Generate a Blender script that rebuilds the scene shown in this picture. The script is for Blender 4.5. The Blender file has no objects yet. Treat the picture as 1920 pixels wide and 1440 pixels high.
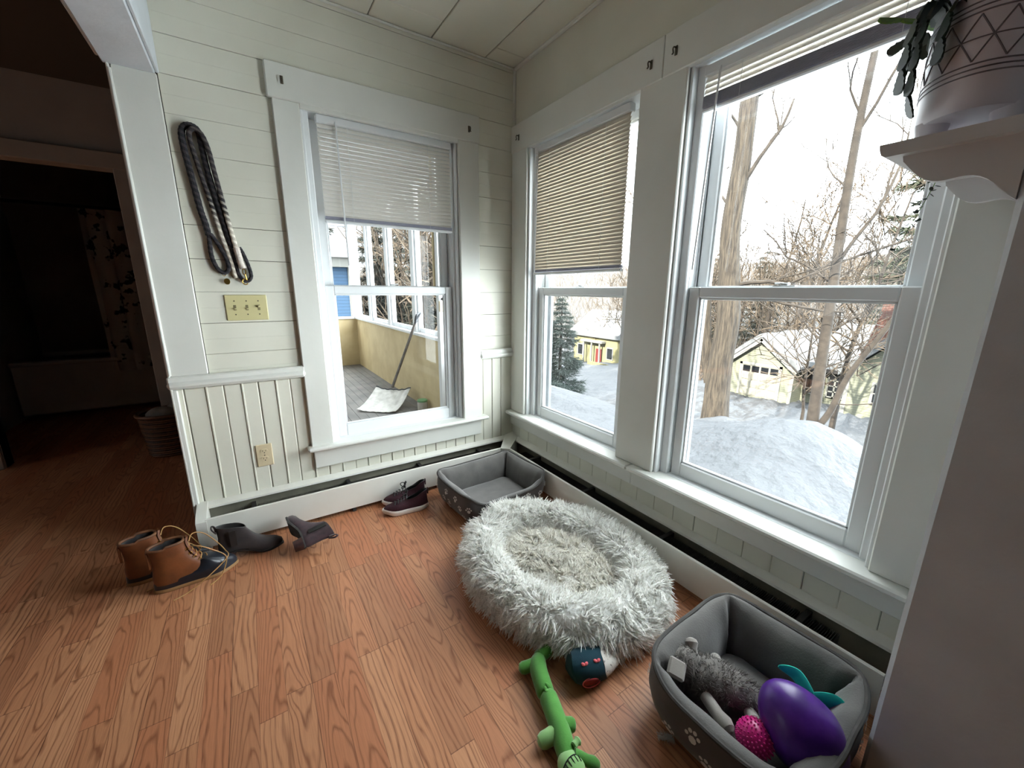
import bpy, math, random
import numpy as np
from mathutils import Vector, Matrix, noise

# ------------------------------------------------------------------ camera, light, exposure
scene = bpy.context.scene
COL = scene.collection

cam_d = bpy.data.cameras.new('camera')
cam_d.sensor_fit = 'HORIZONTAL'
cam_d.sensor_width = 36.0
cam_d.lens = 36.0 * 745.28 / 1920.0
cam_d.clip_start = 0.01
cam_d.clip_end = 400
cam = bpy.data.objects.new('camera', cam_d)
COL.objects.link(cam)
YAW, PITCH, ROLL = 0.57968, -0.23205, 0.00589
_f = Vector((math.sin(YAW) * math.cos(PITCH), math.cos(YAW) * math.cos(PITCH), math.sin(PITCH)))
_r = Vector((math.cos(YAW), -math.sin(YAW), 0.0))
_u = _r.cross(_f)
_rr = _r * math.cos(ROLL) + _u * math.sin(ROLL)
_uu = _u * math.cos(ROLL) - _r * math.sin(ROLL)
M = Matrix((_rr, _uu, -_f)).transposed().to_4x4()
M.translation = Vector((-1.4633, -2.2222, 1.1693))
cam.matrix_world = M
scene.camera = cam

scene.view_settings.view_transform = 'Standard'
scene.view_settings.look = 'None'
scene.view_settings.gamma = 1.0
scene.view_settings.use_curve_mapping = False
scene.view_settings.exposure = 1.95

world = bpy.data.worlds.new('winter_sky')
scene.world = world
world.use_nodes = True
wn = world.node_tree
wbg = wn.nodes['Background']
# thin winter overcast plus an added unseen glow to the right, brightening the room
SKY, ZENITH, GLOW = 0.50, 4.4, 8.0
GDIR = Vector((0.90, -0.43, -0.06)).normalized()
w_tc = wn.nodes.new('ShaderNodeTexCoord')
w_nm = wn.nodes.new('ShaderNodeVectorMath')
w_nm.operation = 'NORMALIZE'
wn.links.new(w_tc.outputs['Generated'], w_nm.inputs[0])
w_dot = wn.nodes.new('ShaderNodeVectorMath')
w_dot.operation = 'DOT_PRODUCT'
w_dot.inputs[1].default_value = GDIR
wn.links.new(w_nm.outputs[0], w_dot.inputs[0])


def wmath(op, a, b):
    n = wn.nodes.new('ShaderNodeMath')
    n.operation = op
    for i, v in enumerate((a, b)):
        if isinstance(v, (int, float)):
            n.inputs[i].default_value = v
        else:
            wn.links.new(v, n.inputs[i])
    return n.outputs[0]


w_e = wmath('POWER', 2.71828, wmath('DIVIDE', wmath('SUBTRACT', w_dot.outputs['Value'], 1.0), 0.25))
w_xyz = wn.nodes.new('ShaderNodeSeparateXYZ')
wn.links.new(w_nm.outputs[0], w_xyz.inputs[0])
w_z = wmath('POWER', wmath('MAXIMUM', w_xyz.outputs[2], 0.0), 2.0)      # overcast sky, brightest overhead
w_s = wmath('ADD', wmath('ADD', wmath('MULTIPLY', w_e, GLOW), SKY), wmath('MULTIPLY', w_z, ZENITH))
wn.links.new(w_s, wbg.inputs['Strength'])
wbg.inputs['Color'].default_value = (0.90, 0.96, 1.0, 1)

sun_d = bpy.data.lights.new('sun', 'SUN')
sun_d.energy = 7.5
sun_d.angle = math.radians(0.6)
sun_d.color = (1.0, 0.93, 0.82)
sun = bpy.data.objects.new('sun', sun_d)
COL.objects.link(sun)
sun.rotation_euler = Vector((math.cos(0.20), math.sin(0.20), -0.62)).to_track_quat('-Z', 'Y').to_euler()
sun.location = (-12, -4, 12)

cy = scene.cycles
cy.use_denoising = True
cy.max_bounces = 12
cy.diffuse_bounces = 8
cy.glossy_bounces = 4
cy.transmission_bounces = 6
cy.transparent_max_bounces = 16
cy.caustics_reflective = False
cy.caustics_refractive = False
cy.sample_clamp_indirect = 8.0

# ------------------------------------------------------------------ helpers
PI = math.pi
rnd = random.Random(7)


def srgb(r, g, b):
    def f(c):
        c /= 255.0
        return c / 12.92 if c <= 0.04045 else ((c + 0.055) / 1.055) ** 2.4
    return (f(r), f(g), f(b), 1.0)


class E:
    """tiny expression wrapper round Math nodes"""
    def __init__(s, nt, sock):
        s.nt, s.s = nt, sock

    def _m(s, op, *a):
        n = s.nt.nodes.new('ShaderNodeMath')
        n.operation = op
        for i, x in enumerate((s,) + a):
            if isinstance(x, E):
                s.nt.links.new(x.s, n.inputs[i])
            else:
                n.inputs[i].default_value = x
        return E(s.nt, n.outputs[0])

    def __add__(s, o): return s._m('ADD', o)
    def __sub__(s, o): return s._m('SUBTRACT', o)
    def __mul__(s, o): return s._m('MULTIPLY', o)
    def __truediv__(s, o): return s._m('DIVIDE', o)
    def floor(s): return s._m('FLOOR')
    def frac(s): return s._m('FRACT')
    def sin(s): return s._m('SINE')
    def abs(s): return s._m('ABSOLUTE')
    def pow(s, o): return s._m('POWER', o)
    def lt(s, o): return s._m('LESS_THAN', o)
    def gt(s, o): return s._m('GREATER_THAN', o)
    def max(s, o): return s._m('MAXIMUM', o)
    def min(s, o): return s._m('MINIMUM', o)

    def rng(s, a, b, c=0.0, d=1.0):
        n = s.nt.nodes.new('ShaderNodeMapRange')
        n.inputs[1].default_value, n.inputs[2].default_value = a, b
        n.inputs[3].default_value, n.inputs[4].default_value = c, d
        s.nt.links.new(s.s, n.inputs[0])
        return E(s.nt, n.outputs[0])


class NT:
    def __init__(s, name):
        s.m = bpy.data.materials.new(name)
        s.m.use_nodes = True
        s.nt = s.m.node_tree
        s.b = s.nt.nodes['Principled BSDF']
        s.out = s.nt.nodes['Material Output']

    def xyz(s):
        t = s.nt.nodes.new('ShaderNodeTexCoord')
        p = s.nt.nodes.new('ShaderNodeSeparateXYZ')
        s.nt.links.new(t.outputs['Object'], p.inputs[0])
        return [E(s.nt, p.outputs[i]) for i in range(3)]

    def vec(s, x, y, z):
        n = s.nt.nodes.new('ShaderNodeCombineXYZ')
        for i, v in enumerate((x, y, z)):
            if isinstance(v, E):
                s.nt.links.new(v.s, n.inputs[i])
            else:
                n.inputs[i].default_value = v
        return n.outputs[0]

    def noise(s, vec=None, scale=5, detail=2, rough=0.5):
        n = s.nt.nodes.new('ShaderNodeTexNoise')
        n.inputs['Scale'].default_value = scale
        n.inputs['Detail'].default_value = detail
        n.inputs['Roughness'].default_value = rough
        if vec is None:
            t = s.nt.nodes.new('ShaderNodeTexCoord')
            vec = t.outputs['Object']
        s.nt.links.new(vec, n.inputs['Vector'])
        return E(s.nt, n.outputs['Fac'])

    def white(s, vec):
        n = s.nt.nodes.new('ShaderNodeTexWhiteNoise')
        n.noise_dimensions = '3D'
        s.nt.links.new(vec, n.inputs['Vector'])
        return E(s.nt, n.outputs['Value'])

    def mix(s, fac, a, b):
        n = s.nt.nodes.new('ShaderNodeMix')
        n.data_type = 'RGBA'
        ins = {i.identifier: i for i in n.inputs}
        for k, v in (('Factor_Float', fac), ('A_Color', a), ('B_Color', b)):
            if isinstance(v, E):
                s.nt.links.new(v.s, ins[k])
            elif hasattr(v, 'is_linked') or isinstance(v, bpy.types.NodeSocket):
                s.nt.links.new(v, ins[k])
            else:
                ins[k].default_value = v
        return [o for o in n.outputs if o.identifier == 'Result_Color'][0]

    def color(s, c):
        if isinstance(c, bpy.types.NodeSocket):
            s.nt.links.new(c, s.b.inputs['Base Color'])
        else:
            s.b.inputs['Base Color'].default_value = c

    def bump(s, h, strength=0.3, dist=0.01):
        n = s.nt.nodes.new('ShaderNodeBump')
        n.inputs['Strength'].default_value = strength
        n.inputs['Distance'].default_value = dist
        s.nt.links.new(h.s, n.inputs['Height'])
        s.nt.links.new(n.outputs[0], s.b.inputs['Normal'])


def mat(name, c, c2=None, rough=0.6, scale=8, metal=0.0, bump=0.0, bscale=40, bdist=0.004, detail=3, sheen=0.0, spec=0.5, lo=0.35, hi=0.65):
    t = NT(name)
    if c2 is None:
        t.color(c)
    else:
        t.color(t.mix(t.noise(scale=scale, detail=detail).rng(lo, hi), c, c2))
    t.b.inputs['Roughness'].default_value = rough
    t.b.inputs['Metallic'].default_value = metal
    t.b.inputs['Specular IOR Level'].default_value = spec
    if sheen:
        t.b.inputs['Sheen Weight'].default_value = sheen
        t.b.inputs['Sheen Roughness'].default_value = 0.5
    if bump:
        t.bump(t.noise(scale=bscale, detail=3), bump, bdist)
    return t.m


def rot_between(a, b):
    return a.rotation_difference(b).to_matrix()


class MB:
    """collects pieces of one part; build() links them as one mesh object"""
    def __init__(s):
        s.v, s.f, s.m = [], [], []
        s.big = []

    def add(s, verts, faces, mi=0):
        o = len(s.v)
        s.v.extend([tuple(p) for p in verts])
        s.f.extend([tuple(i + o for i in f) for f in faces])
        s.m.extend([mi] * len(faces))
        return s

    def box(s, lo, hi, bev=0.0, mi=0, T=None):
        lo = [min(a, b) for a, b in zip(lo, hi)], [max(a, b) for a, b in zip(lo, hi)]
        lo, hi = lo
        b = min(bev, 0.49 * min(hi[i] - lo[i] for i in range(3)))
        if b <= 0:
            v = [(x, y, z) for x in (lo[0], hi[0]) for y in (lo[1], hi[1]) for z in (lo[2], hi[2])]
            f = [(0, 1, 3, 2), (4, 6, 7, 5), (0, 4, 5, 1), (2, 3, 7, 6), (0, 2, 6, 4), (1, 5, 7, 3)]
        else:
            v, idx = [], {}
            for cx in (0, 1):
                for cyy in (0, 1):
                    for cz in (0, 1):
                        c = (cx, cyy, cz)
                        for ax in range(3):
                            p = []
                            for k in range(3):
                                base = hi[k] if c[k] else lo[k]
                                p.append(base if k == ax else base + (-b if c[k] else b))
                            idx[(c, ax)] = len(v)
                            v.append(tuple(p))
            f = []
            for ax in range(3):
                o1, o2 = (ax + 1) % 3, (ax + 2) % 3
                for sd in (0, 1):
                    q = []
                    for a, bb in ((0, 0), (1, 0), (1, 1), (0, 1)):
                        c = [0, 0, 0]
                        c[ax], c[o1], c[o2] = sd, a, bb
                        q.append(idx[(tuple(c), ax)])
                    f.append(tuple(q if sd else q[::-1]))
                for a in (0, 1):
                    for bb in (0, 1):
                        c0, c1 = [0, 0, 0], [0, 0, 0]
                        c0[o1] = c1[o1] = a
                        c0[o2] = c1[o2] = bb
                        c1[ax] = 1
                        c0, c1 = tuple(c0), tuple(c1)
                        q = (idx[(c0, o1)], idx[(c1, o1)], idx[(c1, o2)], idx[(c0, o2)])
                        f.append(q if (a ^ bb) else q[::-1])
            for c in [(a, bb, cc) for a in (0, 1) for bb in (0, 1) for cc in (0, 1)]:
                q = (idx[(c, 0)], idx[(c, 1)], idx[(c, 2)])
                f.append(q if sum(c) % 2 else q[::-1])
        if T is not None:
            v = [tuple(T @ Vector(p)) for p in v]
        return s.add(v, f, mi)

    def loft(s, rings, mi=0, cap0=True, cap1=True, closed=False):
        n = len(rings[0])
        v = [p for r in rings for p in r]
        f = []
        R = len(rings)
        for i in range(R if closed else R - 1):
            a, b = i * n, ((i + 1) % R) * n
            for j in range(n):
                k = (j + 1) % n
                f.append((a + j, a + k, b + k, b + j))
        if not closed:
            if cap0:
                f.append(tuple(range(n))[::-1])
            if cap1:
                f.append(tuple((R - 1) * n + j for j in range(n)))
        return s.add(v, f, mi)

    def tube(s, path, rad, n=8, mi=0, closed=False, cap=True, squash=None, ridge=None):
        P = [Vector(p) for p in path]
        m = len(P)
        if not hasattr(rad, '__len__'):
            rad = [rad] * m
        rings = []
        t0 = None
        ref = None
        for i in range(m):
            if closed:
                t = P[(i + 1) % m] - P[i - 1]
            else:
                t = P[min(i + 1, m - 1)] - P[max(i - 1, 0)]
            if t.length < 1e-9:
                t = Vector((0, 0, 1))
            t.normalize()
            if ref is None:
                a = Vector((0, 0, 1)) if abs(t.z) < 0.9 else Vector((1, 0, 0))
                ref = (a - t * a.dot(t)).normalized()
            else:
                ref = (rot_between(t0, t) @ ref)
                ref = (ref - t * ref.dot(t)).normalized()
            t0 = t
            bn = t.cross(ref)
            ring = []
            for j in range(n):
                an = 2 * PI * j / n
                r = rad[i]
                if ridge:
                    r *= ridge(an, i)
                sy = squash if squash else 1.0
                ring.append(P[i] + ref * (r * math.cos(an)) + bn * (r * sy * math.sin(an)))
            rings.append(ring)
        return s.loft(rings, mi, cap, cap, closed)

    def lathe(s, prof, n=24, c=(0, 0, 0), mi=0, cap=True, sx=1.0, sy=1.0):
        rings = [[(c[0] + sx * r * math.cos(2 * PI * j / n), c[1] + sy * r * math.sin(2 * PI * j / n), c[2] + z) for j in range(n)] for r, z in prof]
        return s.loft(rings, mi, cap, cap)

    def ell(s, c, r, nu=16, nv=10, T=None, mi=0, fn=None):
        if not hasattr(r, '__len__'):
            r = (r, r, r)
        v, f = [], []
        for i in range(1, nv):
            th = PI * i / nv
            for j in range(nu):
                ph = 2 * PI * j / nu
                v.append(Vector((math.sin(th) * math.cos(ph), math.sin(th) * math.sin(ph), math.cos(th))))
        v += [Vector((0, 0, 1)), Vector((0, 0, -1))]
        top, bot = len(v) - 2, len(v) - 1
        for i in range(nv - 2):
            for j in range(nu):
                k = (j + 1) % nu
                f.append((i * nu + j, (i + 1) * nu + j, (i + 1) * nu + k, i * nu + k))
        for j in range(nu):
            k = (j + 1) % nu
            f.append((top, j, k))
            f.append((bot, (nv - 2) * nu + k, (nv - 2) * nu + j))
        out = []
        for p in v:
            q = Vector((p.x * r[0], p.y * r[1], p.z * r[2]))
            if fn:
                q = fn(q)
            if T is not None:
                q = T @ q
            out.append(q + Vector(c))
        return s.add(out, f, mi)

    def prism(s, poly, h, axis='z', base=0.0, mi=0):
        """extrude a 2-D polygon: axis z -> (x,y), axis y -> (x,z), axis x -> (y,z)"""
        def P(a, b, c):
            return {'z': (a, b, c), 'y': (a, c, b), 'x': (c, a, b)}[axis]
        n = len(poly)
        v = [P(a, b, base) for a, b in poly] + [P(a, b, base + h) for a, b in poly]
        f = [tuple(range(n)), tuple(range(n, 2 * n))[::-1]] + [(i, i + n, (i + 1) % n + n, (i + 1) % n) for i in range(n)]
        return s.add(v, f, mi)

    def fur(s, pts, nrm, length, width, lay=0.6, curl=0.5, seed=1, seg=3, grav=0.35, mi=0, rnd_=0.25, cs=26.0, soft=False):
        """ribbons of pile standing on a sampled surface"""
        g = np.random.default_rng(seed)
        p = np.asarray(pts, float)
        n = np.asarray(nrm, float)
        N = len(p)
        clump = np.array([noise.noise_vector(Vector(q) * 9.0) for q in p])
        clump2 = np.array([noise.noise_vector(Vector(q) * cs + Vector((7, 3, 1))) for q in p])
        d = n + lay * clump * 1.8 + lay * 1.1 * clump2 + rnd_ * g.normal(size=(N, 3))
        d /= np.linalg.norm(d, axis=1)[:, None]
        L = length * (0.65 + 0.6 * g.random(N))
        side = np.cross(d, g.normal(size=(N, 3)))
        side /= np.linalg.norm(side, axis=1)[:, None]
        bend = 0.5 * clump2 + 0.4 * clump + 1.4 * rnd_ * g.normal(size=(N, 3))
        bend[:, 2] -= grav
        V = np.zeros((N, seg + 1, 2, 3))
        for k in range(seg + 1):
            t = k / seg
            c = p + d * (L * t)[:, None] + bend * (curl * L * t * t)[:, None]
            w = (width * (1.0 - 0.85 * t))
            V[:, k, 0] = c - side * w / 2
            V[:, k, 1] = c + side * w / 2
        idx = np.arange(N * (seg + 1) * 2).reshape(N, seg + 1, 2)
        q = np.stack([idx[:, :-1, 0], idx[:, :-1, 1], idx[:, 1:, 1], idx[:, 1:, 0]], -1).reshape(-1, 4)
        nv = np.repeat(n, (seg + 1) * 2, axis=0) if soft else None
        s.big.append((V.reshape(-1, 3), q, mi, nv))
        return s

    def build(s, name, mats, parent=None, world=True, smooth=35):
        if not isinstance(mats, (list, tuple)):
            mats = [mats]
        co = np.array(s.v, float).reshape(-1, 3)
        li = np.array([i for f in s.f for i in f], dtype=np.int32)
        ct = np.array([len(f) for f in s.f], dtype=np.int32)
        mi = np.array(s.m, dtype=np.int32)
        for bv, bq, m, _n in s.big:
            li = np.concatenate([li, (bq + len(co)).ravel().astype(np.int32)])
            ct = np.concatenate([ct, np.full(len(bq), 4, np.int32)])
            mi = np.concatenate([mi, np.full(len(bq), m, np.int32)])
            co = np.concatenate([co, bv])
        root = parent
        while root is not None and root.name not in RM:
            root = root.parent
        if world and root is not None:
            A = np.array(RM[root.name].inverted())
            co = co @ A[:3, :3].T + A[:3, 3]
        me = bpy.data.meshes.new(name)
        me.vertices.add(len(co))
        me.vertices.foreach_set('co', co.astype(np.float32).ravel())
        me.loops.add(len(li))
        me.loops.foreach_set('vertex_index', li)
        me.polygons.add(len(ct))
        st = np.concatenate([[0], np.cumsum(ct)[:-1]]).astype(np.int32)
        me.polygons.foreach_set('loop_start', st)
        me.polygons.foreach_set('material_index', mi)
        for mm in mats:
            me.materials.append(mm)
        me.update(calc_edges=True)
        me.validate()
        if smooth:
            me.polygons.foreach_set('use_smooth', [True] * len(me.polygons))
            if not s.big:
                me.set_sharp_from_angle(angle=math.radians(smooth))
        if s.big and s.big[0][3] is not None:      # pile shades with the surface it grows from
            nb0 = len(s.v)
            vn_ = np.zeros((len(co), 3))
            me.vertex_normals.foreach_get('vector', buf := np.zeros(len(co) * 3, np.float32))
            vn_[:] = buf.reshape(-1, 3)
            for bv, bq, m, nv in s.big:
                vn_[nb0:nb0 + len(bv)] = nv * 0.72 + 0.28 * vn_[nb0:nb0 + len(bv)] * np.sign((vn_[nb0:nb0 + len(bv)] * nv).sum(1, keepdims=True))
                nb0 += len(bv)
            vn_ /= np.maximum(1e-6, np.linalg.norm(vn_, axis=1))[:, None]
            me.normals_split_custom_set_from_vertices(vn_.tolist())
        o = bpy.data.objects.new(name, me)
        COL.objects.link(o)
        if parent is not None:
            o.parent = parent
        return o


RM = {}


def tag(o, label, cat=None, group=None, kind=None):
    o['label'] = label
    if cat:
        o['category'] = cat
    if group:
        o['group'] = group
    if kind:
        o['kind'] = kind
    return o


def thing(name, label, cat, loc=(0, 0, 0), rot=0.0, group=None, kind=None):
    o = bpy.data.objects.new(name, None)
    COL.objects.link(o)
    o.empty_display_size = 0.05
    R = rot if hasattr(rot, 'to_euler') else Matrix.Rotation(rot, 3, 'Z')
    A = R.to_4x4()
    A.translation = Vector(loc)
    o.location = loc
    o.rotation_euler = R.to_euler()
    RM[o.name] = A
    return tag(o, label, cat, group, kind)


def struct(mb, name, m, label=None, cat=None, smooth=35, parent=None):
    o = mb.build(name, m, parent, smooth=smooth)
    if parent is None:
        tag(o, label or name.replace('_', ' '), cat or name.split('_')[0], kind='structure')
    return o


def lerp(a, b, t):
    return a + (b - a) * t


def sstep(a, b, x):
    t = min(1.0, max(0.0, (x - a) / (b - a)))
    return t * t * (3 - 2 * t)


def spline(pts, n=8, closed=False):
    """Catmull-Rom through the points"""
    P = [Vector(p) for p in pts]
    out = []
    m = len(P)
    for i in range(m if closed else m - 1):
        if closed:
            p0, p1, p2, p3 = P[i - 1], P[i], P[(i + 1) % m], P[(i + 2) % m]
        else:
            p0, p1, p2, p3 = P[max(i - 1, 0)], P[i], P[i + 1], P[min(i + 2, m - 1)]
        for k in range(n):
            t = k / n
            out.append(0.5 * ((2 * p1) + (p2 - p0) * t + (2 * p0 - 5 * p1 + 4 * p2 - p3) * t * t + (3 * p1 - p0 - 3 * p2 + p3) * t ** 3))
    if not closed:
        out.append(P[-1])
    return out


def interp(x, tab):
    for (a, va), (b, vb) in zip(tab, tab[1:]):
        if x <= b:
            return lerp(va, vb, (x - a) / (b - a)) if x > a else va
    return tab[-1][1]


# ------------------------------------------------------------------ materials
WHITE = mat('white_wall_paint', srgb(212, 211, 198), srgb(205, 204, 190), 0.55, 3, bump=0.12, bscale=25)
TRIM = mat('white_trim_paint', srgb(214, 215, 209), srgb(208, 209, 202), 0.4, 4, bump=0.08, bscale=30)
VINYL = mat('white_vinyl', srgb(218, 221, 222), None, 0.3)
OUTERV = mat('darkened_outer_frame', srgb(96, 99, 101), srgb(84, 87, 89), 0.6, 12)  # outer frame colour darkened so strong daylight does not burn it white
STUBM = mat('grey_white_plaster', srgb(208, 214, 220), srgb(197, 203, 209), 0.7, 6, bump=0.2, bscale=60)
CEIL = mat('ceiling_panel_paint', srgb(216, 215, 202), srgb(210, 208, 194), 0.6, 2)
CRACK = mat('dark_joint', srgb(70, 66, 58), None, 0.9)
HEATM = mat('heater_enamel', srgb(222, 222, 214), srgb(214, 212, 204), 0.4, 5)
HEATB = mat('heater_back_plate', srgb(132, 130, 114), srgb(112, 110, 98), 0.6, 10)
FINM = mat('heater_fins', srgb(52, 50, 48), srgb(38, 37, 36), 0.6, 40)
BLACK = mat('black_plastic', srgb(24, 24, 26), None, 0.5)
BRASS = mat('brass', srgb(190, 155, 80), None, 0.3, metal=1.0)
STEEL = mat('steel', srgb(150, 148, 142), None, 0.35, metal=1.0)
HOOKM = mat('dull_metal', srgb(88, 82, 70), None, 0.5, metal=0.6)


def glass_mat():
    t = NT('window_glass')
    nt = t.nt
    nt.nodes.remove(t.b)
    tr = nt.nodes.new('ShaderNodeBsdfTransparent')
    tr.inputs[0].default_value = (0.97, 0.985, 0.98, 1)
    gl = nt.nodes.new('ShaderNodeBsdfGlossy')
    gl.inputs['Roughness'].default_value = 0.0
    fr = nt.nodes.new('ShaderNodeLayerWeight')
    fr.inputs[0].default_value = 0.5
    fac = E(nt, fr.outputs['Facing']).pow(5.0) * 0.6 + 0.02
    mx = nt.nodes.new('ShaderNodeMixShader')
    nt.links.new(fac.s, mx.inputs[0])
    nt.links.new(tr.outputs[0], mx.inputs[1])
    nt.links.new(gl.outputs[0], mx.inputs[2])
    nt.links.new(mx.outputs[0], t.out.inputs[0])
    return t.m


GLASS = glass_mat()


def slat_mat(name, c, f=0.35):
    t = NT(name)
    t.color(c)
    t.b.inputs['Roughness'].default_value = 0.4
    tl = t.nt.nodes.new('ShaderNodeBsdfTranslucent')
    tl.inputs[0].default_value = c
    mx = t.nt.nodes.new('ShaderNodeMixShader')
    mx.inputs[0].default_value = f
    t.nt.links.new(t.b.outputs[0], mx.inputs[1])
    t.nt.links.new(tl.outputs[0], mx.inputs[2])
    t.nt.links.new(mx.outputs[0], t.out.inputs[0])
    return t.m


SLAT = slat_mat('cream_vinyl_slat', srgb(238, 235, 229), 0.16)
STACKM = mat('backlit_stack_vinyl', srgb(158, 160, 176), None, 0.4)  # same slats, with their backlit shade put into a darker bluish colour


SLAT2 = slat_mat('tan_vinyl_slat', srgb(196, 188, 174), 0.015)
FARW = mat('dark_unseen_wall', srgb(108, 100, 92), srgb(98, 90, 82), 0.7, 3)  # unseen walls given a dark colour to cut bounce light


def floor_mat():
    t = NT('oak_laminate')
    x, y, z = t.xyz()
    w = 0.0685
    u = x / w
    ix = u.floor()
    fu = u - ix
    r1 = t.white(t.vec(ix, 3.0, 1.0))
    Lb = 0.46
    v = y / Lb + r1 * 9.0
    iy = v.floor()
    fv = v - iy
    a = t.white(t.vec(ix, iy, 0.5))
    b = t.white(t.vec(ix, iy, 7.5))
    c = t.white(t.vec(ix, iy, 13.5))
    d = t.white(t.vec(ix, iy, 23.5))
    n1 = t.noise(t.vec(x * 14.0, y * 3.2, a * 40.0), 1.0, 2, 0.5)
    n2 = t.noise(t.vec(x * 160.0, y * 5.0, a * 20.0), 1.0, 3, 0.6)
    n3 = t.noise(t.vec(x * 900.0, y * 14.0, b * 20.0), 1.0, 2, 0.6)
    cu = (fu - 0.5) + (b - 0.5) * 0.7
    sgn = (c.gt(0.5) * 2.0) - 1.0
    f = y * sgn * 7.0 + cu * cu * 8.0 + n1 * 5.0 + a * 10.0
    ring = (f * PI).sin().abs()
    cath = ring.rng(0.0, 0.62, 1.0, 0.0) * (n2.rng(0.25, 0.75, 0.6, 1.15))
    g = (x * 190.0 + n1 * 12.0 + n2 * 2.0 + a * 50.0)
    straight = g.sin().abs().rng(0.0, 0.75, 0.85, 0.0) * n2.rng(0.3, 0.7, 0.3, 1.1)
    sel = a.gt(0.30)
    line = cath * sel + straight * ((sel * -1.0) + 1.0)
    line = (line + n3.rng(0.42, 0.7, 0.0, 0.35) + straight * 0.25).min(1.0)
    base = t.mix(b, srgb(188, 130, 94), srgb(204, 148, 110))
    base = t.mix(c.rng(0.55, 0.8, 0.0, 0.75), base, srgb(182, 116, 82))
    base = t.mix(d.rng(0.6, 0.85, 0.0, 0.7), base, srgb(170, 118, 86))
    dark = t.mix(a, srgb(116, 66, 42), srgb(132, 80, 52))
    col = t.mix(line * 0.82, base, dark)
    j = (fu.lt(0.016)).max(fv.lt(0.0050))
    big = ((x / (w * 3.0)).frac()).lt(0.009)
    col = t.mix((j * 0.55).max(big * 0.7), col, srgb(70, 38, 24))
    t.color(col)
    t.b.inputs['Roughness'].default_value = 0.42
    t.b.inputs['Specular IOR Level'].default_value = 0.4
    t.bump(line * -1.0, 0.06, 0.002)
    return t.m


FLOOR = floor_mat()
# ------------------------------------------------------------------ the room shell
CZ = 2.415      # ceiling height

m = MB()
m.box((-6.0, -4.6, -0.12), (0.0, 0.0, 0.0))
m.box((-6.0, 0.0, -0.12), (-1.78, 4.2, 0.0))
struct(m, 'floor', FLOOR, 'orange brown oak laminate strip floor', 'floor')

m = MB()
gx = [-4.61, -3.99, -3.37, -2.75, -2.13, -1.82, -1.455, -1.145, -0.83, -0.515, -0.20, 0.0]
rs = random.Random(3)
for a, b in zip(gx, gx[1:]):
    cuts = [-4.6] + sorted(rs.uniform(-4.2, -0.35) for _ in range(2)) + [0.0]
    if abs(a + 0.83) < 0.01:
        cuts = [-4.6, -2.9, -1.5, -0.16, 0.0]
    if abs(a + 0.20) < 0.01:
        cuts = [-4.6, -2.3, -0.12, 0.0]
    for c, d in zip(cuts, cuts[1:]):
        m.box((a + 0.0025, c + 0.0012, CZ), (b - 0.0025, d - 0.0012, CZ + 0.02), 0.003)
struct(m, 'ceiling', CEIL, 'off white panelled ceiling with dark joints', 'ceiling')
m = MB()
m.box((-6.0, -4.6, CZ + 0.012), (0.14, 0.14, CZ + 0.09))
m.box((-6.0, 0.0, CZ - 0.0), (-1.64, 4.2, CZ + 0.09))
struct(m, 'ceiling_backing', CRACK, 'dark gaps between the ceiling panels', 'ceiling')

# wall_back: horizontal boards on a slab with the window opening
WX0, WX1, OZ0, OZ1 = -1.163, -0.386, 0.366, 1.963
m = MB()
for lo, hi in (((-1.78, 0.012, -0.1), (WX0, 0.14, CZ + 0.05)), ((WX1, 0.012, -0.1), (0.0, 0.14, CZ + 0.05)),
               ((WX0, 0.012, -0.1), (WX1, 0.14, OZ0 - 0.02)), ((WX0, 0.012, OZ1 + 0.02), (WX1, 0.14, CZ + 0.05))):
    m.box(lo, hi, mi=1)
zs = [0.743 + 0.137 * k for k in range(13)]
rs = random.Random(11)
for i, z0 in enumerate(zs):
    z1 = min(z0 + 0.137, CZ)
    mid = z0 + 0.068
    segs = [(-1.646, 0.0)] if z0 > 2.0 else [(-1.646, WX0 - 0.02), (WX1 + 0.02, 0.0)]
    for a, b in segs:
        g = rs.choice((0.0006, 0.0010, 0.0016))
        # each board has a faint bead half way up, like the old planking
        m.box((a + 0.0004, 0.0, z0 + g), (b - 0.0004, 0.02, mid + 0.0002), 0.0009)
        m.box((a + 0.0004, 0.0, mid - 0.0002), (b - 0.0004, 0.02, z1 - 0.0005), 0.0009)
struct(m, 'wall_back', [WHITE, CRACK], 'white horizontal plank wall with the screened porch window', 'wall')

m = MB()       # beadboard below the chair rail
xs = [-1.776, -1.747, -1.67, -1.603, -1.535, -1.468, -1.396, -1.333]
while xs[-1] < -0.06:
    xs.append(xs[-1] + 0.0685)
xs[-1] = 0.0
for i, (a, b) in enumerate(zip(xs, xs[1:])):
    top = 0.735 if (b < WX0 - 0.02 or a > WX1 + 0.005) else 0.33
    g = 0.0018 if i % 4 == 1 else 0.0007
    m.box((a + g, -0.003, 0.16), (b - 0.0005, 0.016, top), 0.004)
    if i % 2 == 0 and i:
        m.tube([(a + 0.004, -0.003, 0.165), (a + 0.004, -0.003, top)], 0.0042, 6)
struct(m, 'wall_back_beadboard', WHITE, 'white vertical beadboard wainscot below the chair rail', 'wall')

m = MB()       # chair rail
for a, b in ((-1.795, -1.262), (-0.262, -0.003)):
    m.box((a, -0.024, 0.738), (b, 0.0, 0.795), 0.006)
    m.box((a - 0.002, -0.034, 0.742), (b, -0.004, 0.772), 0.010)
struct(m, 'trim_1', TRIM, 'white chair rail along the plank wall', 'trim')

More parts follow.
